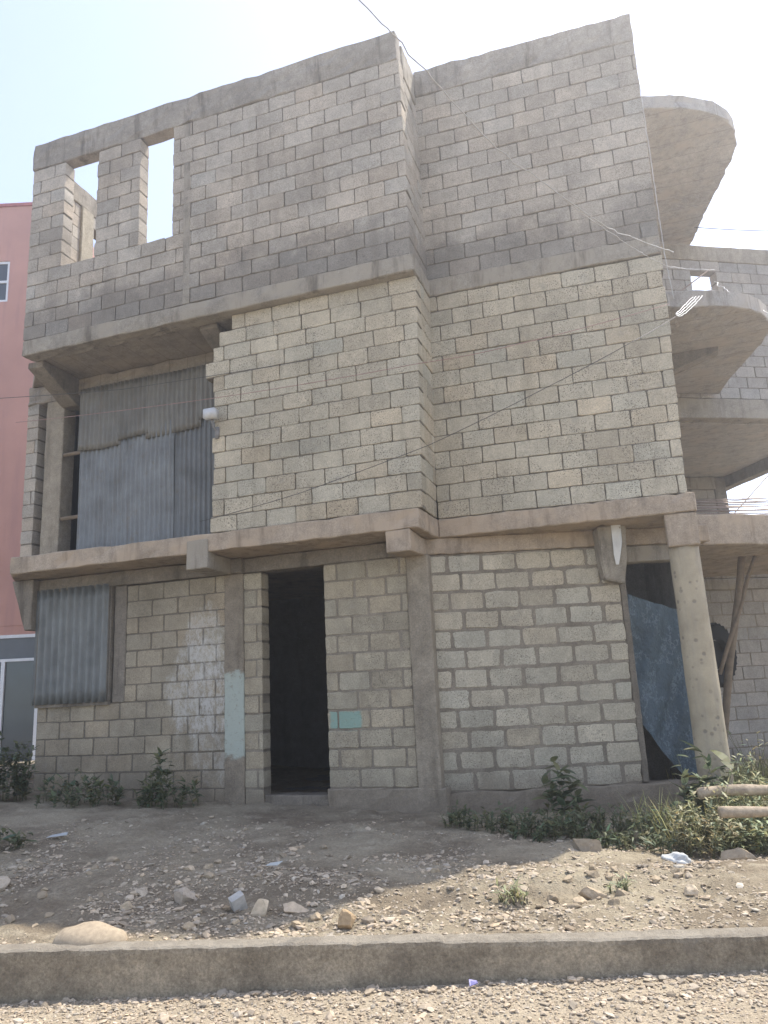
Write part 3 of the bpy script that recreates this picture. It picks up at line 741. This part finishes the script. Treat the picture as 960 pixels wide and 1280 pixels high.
def rock(name, label, x, y, sx, sy, sz, tone, seed, group=None, sink=.35, rz=0.0, sharp=.28, zg=None, cat='rock'):
    r = random.Random(seed); mb = MB(); k = seed*1.7
    planes = [(Vector((r.gauss(0, 1), r.gauss(0, 1), r.gauss(0, .8))).normalized(), r.uniform(.42, .8)) for _ in range(11)] if sharp > .1 else []
    vs = []
    for v in ICV3:
        p = v.copy()
        for n_, d in planes:
            e = p.dot(n_) - d
            if e > 0: p -= n_*e
        p *= 1 + .12*nz(v.x*2+k, v.y*2, v.z*2) + .05*nz(v.x*6+k, v.y*6, v.z*6)
        vs.append((p.x*sx, p.y*sy, p.z*sz + sz*(1-2*sink)*.5))
    mb.add(vs, ICF3, tone)
    o = mb.build(name, STONE, None, sharp < .1)
    o.location = (x, y, (groundz(x, y) if zg is None else zg)); o.rotation_euler = (0, 0, rz)
    return tag(o, label, cat, group)
rock('boulder', 'large smooth pale boulder half buried just behind the kerb', -1.9, 5.07, .23, .14, .11, (.9, .87, .82), 5, sink=.45, sharp=.05)
rock('rock', 'flat pale stone slab leaning on a heap of stones behind the kerb', -.93, 5.42, .085, .05, .075, (1.3, 1.27, 1.2), 11, rz=.4, sink=.1)
rock('rock', 'wide flat topped sunlit stone beside the shadow edge near the doorway side', -.72, 5.46, .12, .07, .05, (1.25, 1.2, 1.15), 12, rz=.2)
rock('rock', 'brown angular rock of three, sitting against the kerb back edge in the middle', -.36, 5.12, .085, .07, .075, (.95, .82, .65), 13, sink=.2)
rock('rock', 'long stone lying slanted at a washed out hollow right of centre', 1.22, 5.42, .12, .06, .06, (.9, .85, .78), 14, rz=-.6, sink=.2)
rock('rock', 'round grey shaded stone on the dark bank left of centre', -1.5, 5.75, .09, .08, .08, (.95, .95, .98), 15)
rock('rock', 'pale broad stone at the far left edge of the shaded bank', -3.15, 6.35, .17, .12, .1, (1.1, 1.1, 1.12), 16)
rock('rock', 'pale rounded stone among rubble at right near the kerb', 1.86, 5.42, .055, .05, .05, (1.25, 1.22, 1.15), 17)
rock('rock', 'dark stone half hidden in weeds under the corner of the ground floor wall', 1.55, 6.95, .14, .1, .12, (.75, .75, .75), 18)
rock('rock', 'dusty stone block propping the lower timber log at right', 2.66, 6.55, .2, .12, .1, (.85, .8, .72), 19, rz=.5)
rk = random.Random(5)
spots = []
for i in range(16): spots.append((rk.uniform(-1.35, .1), 5.13+rk.uniform(.0, .35)))
for i in range(14): spots.append((rk.gauss(.9, .35), rk.gauss(5.42, .14)))
for i in range(12): spots.append((rk.uniform(1.3, 2.4), rk.uniform(5.2, 5.9)))
for i in range(12): spots.append((rk.uniform(-2.9, .3), rk.uniform(5.3, 7.4)))
for i in range(8): spots.append((rk.uniform(.2, 1.6), rk.uniform(5.9, 6.5)))
for i in range(18): spots.append((rk.uniform(-3.3, -1.0), rk.uniform(5.35, 7.0)))
for i, (x, y) in enumerate(spots):
    y = max(y, ykerb(x)+.24); s = rk.uniform(.02, .05)
    k = rk.uniform(.68, 1.05); lb = 'small angular stone loose in the rubble between kerb and building'
    rock('small_rock', lb, x, y, s*rk.uniform(.9, 1.6), s, s*.85, (k, k*.96, k*.88), 100+i, 'small stones loose behind the kerb', sink=.38, rz=rk.uniform(0, 6), cat='rock')

# broken block and litter
LIT = tone_mat('plastic_film', (.52, .53, .5), .45, .4, 8, .12, .3)
bm = bmesh.new(); bmesh.ops.create_icosphere(bm, subdivisions=4, radius=1)
for v in bm.verts:
    p = v.co; k = 1 + .45*noise.noise(p*1.6+Vector((3, 1, 0))) + .2*abs(noise.noise(p*4)) + .1*noise.noise(p*9)
    v.co = Vector((p.x*.1*k, p.y*.055*k, max(-.01, p.z*.06*k)))
    if p.z > .3 and p.x < 0: v.co.z += .035*(p.z-.3)
b_ = obj_from_bm('plastic_bag', bm, LIT, None, True); b_.location = (2.12, 6.4, groundz(2.12, 6.4)); b_.rotation_euler = (0, 0, -.3)
tag(b_, 'crumpled white plastic bag on stones in front of the weeds at right', 'plastic bag')
def litter(name, label, x, y, pts, tone, rz, cat, z=.012, tilt=.15):
    mb = MB(); n = len(pts); t = .004
    mb.add([(a, b, z+c_) for a, b, c_ in pts]+[(a, b, z+c_+t) for a, b, c_ in pts], [tuple(range(n-1, -1, -1)), tuple(range(n, 2*n))] + [(i, (i+1) % n, n+(i+1) % n, n+i) for i in range(n)], tone)
    o = mb.build(name, LIT); o.location = (x, y, groundz(x, y)+.01 if y > ykerb(x) else roadz(x, y)+.01); o.rotation_euler = (tilt, 0, rz); tag(o, label, cat)
litter('paper_scrap', 'small white paper scrap on dark ground below the doorway', -.98, 6.35, [(-.06, -.02, 0), (.05, -.03, .01), (.065, .03, .02), (-.05, .03, .0)], (.95, .95, .95), -.4, 'litter')
litter('paper_scrap', 'tiny bright scrap on the shaded earth left of centre', -3.3, 7.9, [(-.1, -.03, 0), (.09, -.02, .01), (.08, .03, .02), (-.07, .04, .0)], (.8, .82, .85), .1, 'litter')
litter('wrapper', 'tiny crumpled purple wrapper lying at the foot of the kerb', .35, 4.6, [(-.025, -.015, 0), (.02, -.02, .012), (.03, .015, .006), (-.015, .02, .018)], (.4, .36, .75), .3, 'litter')
mb = MB(); mb.box((-.045, -.03, -.02), (.045, .03, .09)); 
o = mb.build('block_fragment', tone_mat('fragment_block', (.42, .4, .36), .9, .1, 20, .25, .5)); o.location = (-1.08, 5.5, groundz(-1.08, 5.5)+.01); o.rotation_euler = (.35, -.4, .5)
tag(o, 'broken corner of pale block standing in rubble at the shadow edge', 'block')

# ------------------------------------------------------------------ weeds
def leaf_mat(name, col, col2):
    m = NT(name)
    c = m.mix(1.0, m.attr(), (*col, 1), 'MULTIPLY')
    c = m.mix(m.mapr(m.noise(6, 3), .4, .65), c, m.mix(1.0, m.attr(), (*col2, 1), 'MULTIPLY'))
    mt = m.fin(c, .55, .35); m.b.inputs['Subsurface Weight'].default_value = 0
    tr = m.n('ShaderNodeBsdfTranslucent'); m.l(c, tr.inputs[0]); ms = m.n('ShaderNodeMixShader'); ms.inputs[0].default_value = .35
    m.l(m.b.outputs[0], ms.inputs[1]); m.l(tr.outputs[0], ms.inputs[2]); m.l(ms.outputs[0], m.out.inputs[0]); return mt
LEAF = leaf_mat('weed_leaf', (.115, .145, .07), (.16, .165, .09))
DRY = leaf_mat('dry_grass', (.42, .37, .22), (.3, .31, .16))
STEM = tone_mat('weed_stem', (.12, .12, .06), .8, .2)
def leaf(mb, p, d, ln, wd, tone, r, droop=.5):
    """a narrow folded leaf of five segments"""
    d = Vector(d).normalized(); side = d.cross(Vector((0, 0, 1)))
    if side.length < 1e-3: side = Vector((1, 0, 0))
    side.normalize(); side = (side + Vector((0, 0, r.uniform(-.4, .4)))).normalized()
    vs = []; N = 4; q = Vector(p)
    for i in range(N+1):
        f = i/N; w_ = wd*sin(pi*(.12+.88*f)**.8)*.5 if i < N else .0005
        vs += [q - side*w_, q + side*w_]
        q = q + d*(ln/N); d = (d + Vector((0, 0, -droop/N))).normalized()
    mb.add(vs, [(2*i, 2*i+1, 2*i+3, 2*i+2) for i in range(N)], tone)
def weed(name, label, x, y, h, spread, nst, lsize, seed, mat=LEAF, group=None, lpn=14, zb=None, cat='weed', tv=.2, lw=.38):
    r = random.Random(seed); st = MB(); lf = MB(); z0 = 0
    for s_ in range(nst):
        a = r.uniform(0, 2*pi); q = spread*sqrt(r.random())
        bx, by = q*cos(a), q*sin(a)*.7
        gz_ = (groundz(x+bx, y+by) - groundz(x, y)) if zb is None else 0
        hh = h*r.uniform(.45, 1.05)*(1-.35*q/max(spread, .01)); lx, ly = r.gauss(0, .22)*hh, r.gauss(0, .22)*hh
        pts = [(0, 0, -.05), (bx*.85, by*.85, gz_-.035)] + [(bx+lx*f*f, by+ly*f*f, gz_-.02+hh*f) for f in (0, .25, .5, .75, 1)]
        st.tube(pts, [.005, .005, .0045, .004, .0035, .0028, .0015], 4)
        for k in range(lpn):
            f = r.uniform(.12, 1.0); px, py, pz = bx+lx*f*f, by+ly*f*f, gz_+hh*f
            an = r.uniform(0, 2*pi); el = r.uniform(-.1, .9)
            kk = clamp(r.gauss(1, tv), .4, 1.7); yl = r.gauss(0, .1)
            leaf(lf, (px, py, pz), (cos(an)*cos(el), sin(an)*cos(el), sin(el)), lsize*r.uniform(.5, 1.2), lsize*lw*r.uniform(.6, 1.1), (kk*(1+yl), kk, kk*(1-yl)), r, r.uniform(.2, 1.1))
    root = empty(name, (x, y, groundz(x, y) if zb is None else zb)); tag(root, label, cat, group)
    st.build('stem', STEM, root); lf.build('leaves', mat, root); return root

weed('bush', 'dark leafy bush at the far left below the pink building', -5.15, 10.2, .95, .5, 55, .12, 1, lpn=30, lw=.34, cat='bush')
weed('weed_plant', 'sprawling dark weed against wall foot under the tin covered window', -3.95, 9.85, .45, .6, 34, .11, 2, lpn=16)
weed('weed_plant', 'low dark weed mat at the wall foot below the white stained blocks', -2.75, 9.75, .5, .42, 26, .11, 3, lpn=16)
weed('weed_plant', 'tall thin weed standing against blocks below the white lime stain', -2.95, 9.9, 1.0, .12, 5, .15, 4, lpn=18)
weed('grass_tuft', 'scrubby tuft at the far left edge of the shaded bank', -3.85, 7.6, .32, .35, 26, .12, 5, lpn=8, cat='grass tuft')
rgt = [(0.75, 8.35, .42, .28), (1.15, 8.15, .52, .3), (1.6, 7.95, .6, .34), (1.95, 7.75, .62, .32), (2.3, 7.6, .68, .32), (1.35, 7.75, .42, .3), (1.9, 7.3, .4, .3), (2.35, 7.1, .42, .26)]
lbs = ['low weed at left end of the weed row under the pale ground floor wall', 'bushy weed second from the left in the row under the pale ground floor wall', 'broad weed in the middle of the row under the pale ground floor wall',
       'weed reaching up the wall left of the blue tarpaulin doorway', 'tall weed in front of the blue tarpaulin doorway', 'small front weed in the shade of the wall, left', 'small front weed in the shade, behind the dark stone', 'shaded weed just behind the white plastic bag']
for i, (x, y, h, s_) in enumerate(rgt): weed('weed_plant', lbs[i], x, y, h*(.62 if i < 5 else .5), s_*1.15, 30, .085, 20+i, lpn=13, lw=.28, group='weeds along the wall foot at right')
weed('weed_plant', 'upright weed with long leaves leaning on the front of the round column', 2.95, 7.75, 1.05, .2, 10, .22, 41, lpn=14)
weed('weed_plant', 'drooping weed beside the wall plinth between two patches of weeds', 1.75, 8.7, .95, .2, 7, .2, 42, lpn=16)
sun_w = [(2.55, 6.9, .5, .28), (2.85, 7.1, .6, .3), (3.2, 7.3, .62, .34), (3.6, 7.5, .7, .4), (3.1, 7.9, .72, .34), (3.75, 8.2, .85, .4), (4.3, 8.4, .8, .5), (4.2, 7.7, .7, .4), (3.0, 6.95, .3, .25), (3.35, 6.85, .35, .3)]
sl_ = ['pale sunlit weed nearest the white plastic bag', 'pale weed at the tip of the upper log', 'pale weed between the two logs', 'thick pale weed behind the upper log at the frame edge', 'pale weed at the foot of the round column, right side',
       'tall pale weeds right of the round column', 'tall pale weeds near the far block wall at right', 'dense pale weed patch near the right frame edge', 'tiny pale tuft below the lower log', 'small pale tuft at the end of the lower log']
SUNLEAF = leaf_mat('sunny_weed_leaf', (.3, .33, .17), (.4, .38, .22))  # lighter copy of the weed leaf, sunlight put into its colour
for i, (x, y, h, s_) in enumerate(sun_w): weed('weed_plant', sl_[i], x, y, h, s_, 44, .075, 60+i, SUNLEAF if i % 3 else DRY, 'pale weeds around the logs at right', lpn=20, tv=.28, lw=.3)
weed('dry_weed', 'dry bare stalk plant standing between round column and far wall', 3.95, 8.9, 1.15, .22, 16, .09, 80, DRY, lpn=7)
weed('grass_tuft', 'small green grass tuft in the rubble right of centre', .72, 5.5, .17, .1, 22, .1, 81, SUNLEAF, lpn=3, cat='grass tuft', lw=.12)
weed('grass_tuft', 'second green grass tuft beside the long slanted stone', 1.42, 5.5, .13, .09, 18, .08, 82, SUNLEAF, lpn=3, cat='grass tuft', lw=.12)
mb = MB(); r = random.Random(9)
for i in range(9000):
    x = r.uniform(2.35, 6.5); y = r.uniform(6.9, 12.4)
    if y < 7.1 + abs(x-3.2)*.1 or (x < 3.4 and y > 8.5): continue
    h = r.uniform(.12, .5); a = r.uniform(0, 2*pi); k = clamp(r.gauss(1, .3), .4, 1.8)
    leaf(mb, (x, y, groundz(x, y)-.02), (cos(a)*.45, sin(a)*.45, 1), h, .012, (k*1.1, k, k*.8), r, .7)
tag(mb.build('grass', SUNLEAF), 'pale grass covering the ground right of the round column', 'grass', kind='stuff')

# ------------------------------------------------------------------ things at the right
def log(label, a, b, r0, seed):
    r = random.Random(seed); a = Vector(a); b = Vector(b); n = 32; pts = []; rad = []
    for i in range(n+1):
        f = i/n; p = a.lerp(b, f); p.z += .02*sin(f*pi*2+seed) + .008*nz(f*5, seed); p.y += .02*nz(f*3, seed+4); pts.append(p); rad.append(r0*(1-.3*f)*(1+.2*nz(f*7, seed+1)+.1*nz(f*19, seed+2)))
    mb = MB(); mb.tube(pts, rad, 12); o = mb.build('timber_log', PALEWOOD, None, True); return tag(o, label, 'log', 'peeled logs among the weeds')
PALEWOOD = tone_mat('peeled_timber', (.36, .29, .205), .85, .2, 14, .45, .9)
log('peeled pale log lying in weeds at the right edge, upper of the two', (2.62, 7.1, .58), (4.6, 7.25, .62), .048, 1)
log('peeled pale log lying in weeds at the right edge, lower of the two', (2.58, 6.6, .50), (4.3, 6.7, .53), .045, 2)

def prop(label, a, b, r0, seed):
    mb = MB(); a = Vector(a); b = Vector(b); pts = []; rad = []
    for i in range(11):
        f = i/10; p = a.lerp(b, f); p.x += .03*nz(f*3, seed); pts.append(p); rad.append(r0*(1+.1*nz(f*6, seed)))
    mb.tube(pts, rad, 9); o = mb.build('timber_prop', WOOD, None, True); return tag(o, label, 'timber prop', 'timber props under the balcony')
prop('thick timber prop leaning up to the balcony behind the round column', (4.28, 10.8, .3), (5.03, 10.8, 3.2), .05, 1)
prop('thin timber prop leaning to the right of the thick one under the balcony', (4.45, 10.72, 1.6), (5.22, 10.8, 3.2), .028, 2)
# worn tyre hung behind the column
RUB = tone_mat('black_rubber', (.012, .012, .013), .8, .3, 10, .3, .4)
ty = MB(); seg = 64; RR, rt_ = .44, .13; vs = []; fs = []
for i in range(seg):
    a = 2*pi*i/seg; lug = .035 if i % 2 else 0
    for (rad, d) in ((RR+lug, -.06), (RR+lug, .06), (RR-.03, .11), (RR-.2, .1), (RR-.22, 0), (RR-.2, -.1), (RR-.03, -.11)):
        vs.append((rad*cos(a)*.62, d, rad*sin(a)))
for i in range(seg):
    for j in range(7): fs.append((i*7+j, ((i+1) % seg)*7+j, ((i+1) % seg)*7+(j+1) % 7, i*7+(j+1) % 7))
n0 = len(vs)
for i in range(seg): a = 2*pi*i/seg; vs.append((.21*cos(a)*.62, .03, .21*sin(a)))
fs.append(tuple(range(n0, n0+seg)))
ty.add(vs, fs); o = ty.build('tyre', RUB); o.location = (4.8, 11.6, 1.88); o.rotation_euler = (.05, 0, .1)
tag(o, 'black lugged tyre hung behind the round column beside the timber props', 'tyre')

# steel rods on the first balcony
STEEL = tone_mat('rusty_steel', (.26, .2, .16), .6, .4, 20, .3, .2, .4)
rr_ = random.Random(12)
for i in range(14):
    y = 10.0 + .05*i + rr_.uniform(-.03, .03); z = 3.63 + .024*i + rr_.uniform(.0, .02); mb = MB(); up = rr_.uniform(-.02, .22); x0 = 4.05 + rr_.uniform(-.25, .5)
    y = max(y, 9.9)
    pts = [(x0+4.2*f, y+.5*f+rr_.uniform(-.02, .02), z + up*(f-.1)**2*2 + .05*sin(f*5+i)*f + .006*i) for f in [k/10 for k in range(11)]]
    mb.tube(pts, .008, 5); o = mb.build('steel_rod', STEEL, None, True); tag(o, 'rusty reinforcing rod lying in the loose bundle on the first floor balcony', 'steel rod', 'reinforcing rods on the balcony')
mb = MB(); mb.tube([(4.75, 10.2, 3.72), (5.5, 10.5, 4.35)], .008, 5); o = mb.build('steel_rod', STEEL); tag(o, 'single rusty rod sticking up slanted out of the bundle on the first floor balcony', 'steel rod', 'reinforcing rods on the balcony')

# blue tarpaulin in the corner doorway
TARP = NT('blue_tarpaulin')
c = TARP.scale((.048, .08, .1), TARP.mapr(TARP.noise(2.5, 6, .65), .3, .7, 1.3, .7, False))
c = TARP.mix(TARP.mapr(TARP.math('ABSOLUTE', TARP.math('SUBTRACT', TARP.noise(2.6, 6, .7, TARP.vscale((1.5, 1.5, .8))), .5)), .0, .02, .55, 0), c, (.2, .25, .27)); TARP.bump(TARP.math('ADD', TARP.noise(5, 5, .7, TARP.vscale((1.6, 1.6, .8))), TARP.math('MULTIPLY', TARP.noise(17, 5, .65), .3)), .9, .06); TARP = TARP.fin(c, .38, .5)
def tarp(z_top, name, lab, off, folds, wid=1.0):
    mb = MB(); nu, nv = 44, 56; vs = []; fs = []
    for j in range(nv+1):
        for i in range(nu+1):
            f, g = i/nu, j/nv
            u = 2.40 + .98*f*wid; zt = z_top(f); zb_ = .44 if f > .52 else .44 + .7*(1-f/.52)**1.2; z = zt + (zb_-zt)*g
            d = off + folds*(nz(f*3.2+g*1.4, g*1.1, 2) + .5*nz(f*7+g*4, g*2, 7)) + .03*sin(f*14+g*3)*(.3+g*.5) + .14*max(0, g-.6)*f
            vs.append((*gq(u, d), z))
    N = len(vs); vs2 = [(a+.004*sin(gt), b+.004*cos(gt), c_) for a, b, c_ in vs]; W = nu+1
    for j in range(nv):
        for i in range(nu): q = (j*W+i, j*W+i+1, (j+1)*W+i+1, (j+1)*W+i); fs += [q[::-1], tuple(N+k for k in q)]
    mb.add(vs+vs2, fs); o = mb.build(name, TARP, None, True, None)
    o.location = (OX, OY, 0); o.rotation_euler = (0, 0, -RA); return tag(o, lab, 'tarpaulin')
tarp(lambda f: 2.63-.36*f, 'tarpaulin', 'blue tarpaulin hung slanted across the corner doorway beside the round column', .13, .13)
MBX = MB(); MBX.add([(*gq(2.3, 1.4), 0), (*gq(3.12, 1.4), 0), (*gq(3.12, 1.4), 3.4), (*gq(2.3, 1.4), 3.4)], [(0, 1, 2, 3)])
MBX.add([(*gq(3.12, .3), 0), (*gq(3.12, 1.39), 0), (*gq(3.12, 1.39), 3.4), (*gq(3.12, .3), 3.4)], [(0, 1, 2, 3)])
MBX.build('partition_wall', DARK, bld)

# flood lamp on the broken wall end
fl = empty('flood_lamp', (*Wd(-2.7, -.02), 5.2), -RA); tag(fl, 'small pale box flood lamp on the broken left end of the second floor wall', 'lamp')
bm = bmesh.new(); bmesh.ops.create_cube(bm, size=1)
for v in bm.verts: v.co = Vector((v.co.x*.17, v.co.y*.12, v.co.z*.13))
bmesh.ops.bevel(bm, geom=list(bm.edges), offset=.008, segments=3, affect='EDGES'); bm.transform(Matrix.Translation((0, -.12, 0)))
obj_from_bm('housing', bm, tone_mat('lamp_housing', (.55, .54, .51), .5, .4, 6, .15, .1), fl, True)
mb = MB(); mb.tube([(0, -.1, -.06), (.01, -.07, -.16), (.02, .0, -.2), (.02, .02, -.24)], .016, 8); mb.tube([(.02, .015, -.14), (.02, .012, -.3)], .03, 8)
mb.build('bracket', tone_mat('lamp_bracket', (.2, .19, .18), .6, .3), fl, True)

# ------------------------------------------------------------------ cables
def ray(x, y): return Fw + Rx*((x-480)/960) - Ux*((y-640)/960)
CAMP = Vector((0, 0, EYE))
BLK = tone_mat('cable_black', (.07, .065, .06), .6, .3); GRY = tone_mat('cable_grey', (.45, .43, .4), .5, .4); RED = tone_mat('cable_faded_red', (.33, .2, .17), .6, .3)
def at(x, y, dist): return CAMP + ray(x, y)*dist
def cable(label, pts, r0, mat, sag=.0, n=14, cat='cable', wig=0.0, group=None, seed=0):
    out = []
    for a, b in zip(pts[:-1], pts[1:]):
        a, b = Vector(a), Vector(b)
        for i in range(n):
            f = i/n; p = a.lerp(b, f); p.z -= sag*4*f*(1-f); 
            if wig: p += Vector((nz(f*9+seed, 1), nz(f*9+seed, 2), nz(f*9+seed, 3)))*wig
            out.append(p)
    out.append(Vector(pts[-1])); mb = MB(); mb.tube(out, r0, 5)
    return tag(mb.build('cable', mat, None, True), label, cat, group)
K = Vector((3.62, 8.3, 6.55))
cable('twisted grey service cable dropping from the sky to the right building corner', [at(395, -60, 5.2), at(490, 42, 5.9), at(620, 185, 7.0), at(760, 285, 8.1), K], .0055, GRY, .01, wig=.025)
cable('second thinner grey wire splitting from the service cable before the right building corner', [at(712, 255, 7.7), at(800, 315, 8.5), at(838, 334, 8.9), at(893, 337, 12.6)], .0042, GRY, .01, wig=.03, seed=3)
cable('thin wire running down the right edge of the upper facade', [(3.575, 8.45, 9.1), (3.57, 8.44, 7.6), (3.57, 8.44, 6.6), (3.6, 8.43, 6.0)], .005, GRY, 0, wig=.015, seed=5)
cable('dark wire stretched low across the left facade from the pink building to the block wall', [at(-40, 500, 11.5), at(150, 487, 10.5), Vector((*Wd(-1.3, -.02), 5.75))], .0045, BLK, .01)
cable('faded red wire crossing the tin hoarding and the front corner to the right facade', [at(20, 528, 11.2), at(272, 497, 9.5), at(525, 454, 8.75), at(640, 432, 8.3), Vector((3.5, 8.35, 5.9))], .0042, RED, .015)
cable('thin dark wire rising from the slab over the front facade to the right corner', [at(250, 652, 9.3), at(373, 617, 9.0), at(537, 556, 8.5), at(670, 491, 8.3), at(789, 428, 8.25), Vector((3.57, 8.38, 5.75))], .004, BLK, .008)
for i in range(4):
    cable('one of the pale loose wires strung from the right facade edge to the balcony opening', [Vector((3.57, 8.38, 5.78)), at(848+i*1.5, 389+i*1.8, 9.35), at(866+i*4, 371-i*.5, 9.95)], .0042, tone_mat('cable_pale', (.62, .62, .6), .4, .5) if i == 0 else bpy.data.materials['cable_pale'], .006*i, wig=.02, seed=10+i, group='pale wires beside the balcony')
cable('pair of pale wires leaving the small wing opening towards the right frame edge', [at(893, 352, 12.6), at(930, 375, 11.5), at(985, 402, 10.5)], .006, bpy.data.materials['cable_pale'], .02, wig=.05)
cable('lone dark wire against the white sky above the wing roof', [at(868, 284, 14), at(990, 289, 14)], .008, BLK, .02)
mb = MB(); mb.tube([at(840, 372, 12.3), at(887, 337, 12.5)], .012, 5); tag(mb.build('steel_rod', STEEL), 'thin dark rod slanting across the small bright opening in the wing wall', 'steel rod')

# ------------------------------------------------------------------ added scattering volume standing in for lens glare
VEIL = bpy.data.materials.new('glare_veil'); VEIL.use_nodes = True; t_ = VEIL.node_tree; t_.nodes.clear()
ho = t_.nodes.new('ShaderNodeOutputMaterial'); pv = t_.nodes.new('ShaderNodeVolumePrincipled')
pv.inputs['Color'].default_value = (.95, .95, .95, 1); pv.inputs['Density'].default_value = .0075; pv.inputs['Anisotropy'].default_value = .7
t_.links.new(pv.outputs[0], ho.inputs['Volume'])
mb = MB(); mb.box((-62, -62, -1.6), (62, 62, 15.5)); tag(mb.build('veil_volume', VEIL), kind='stuff')
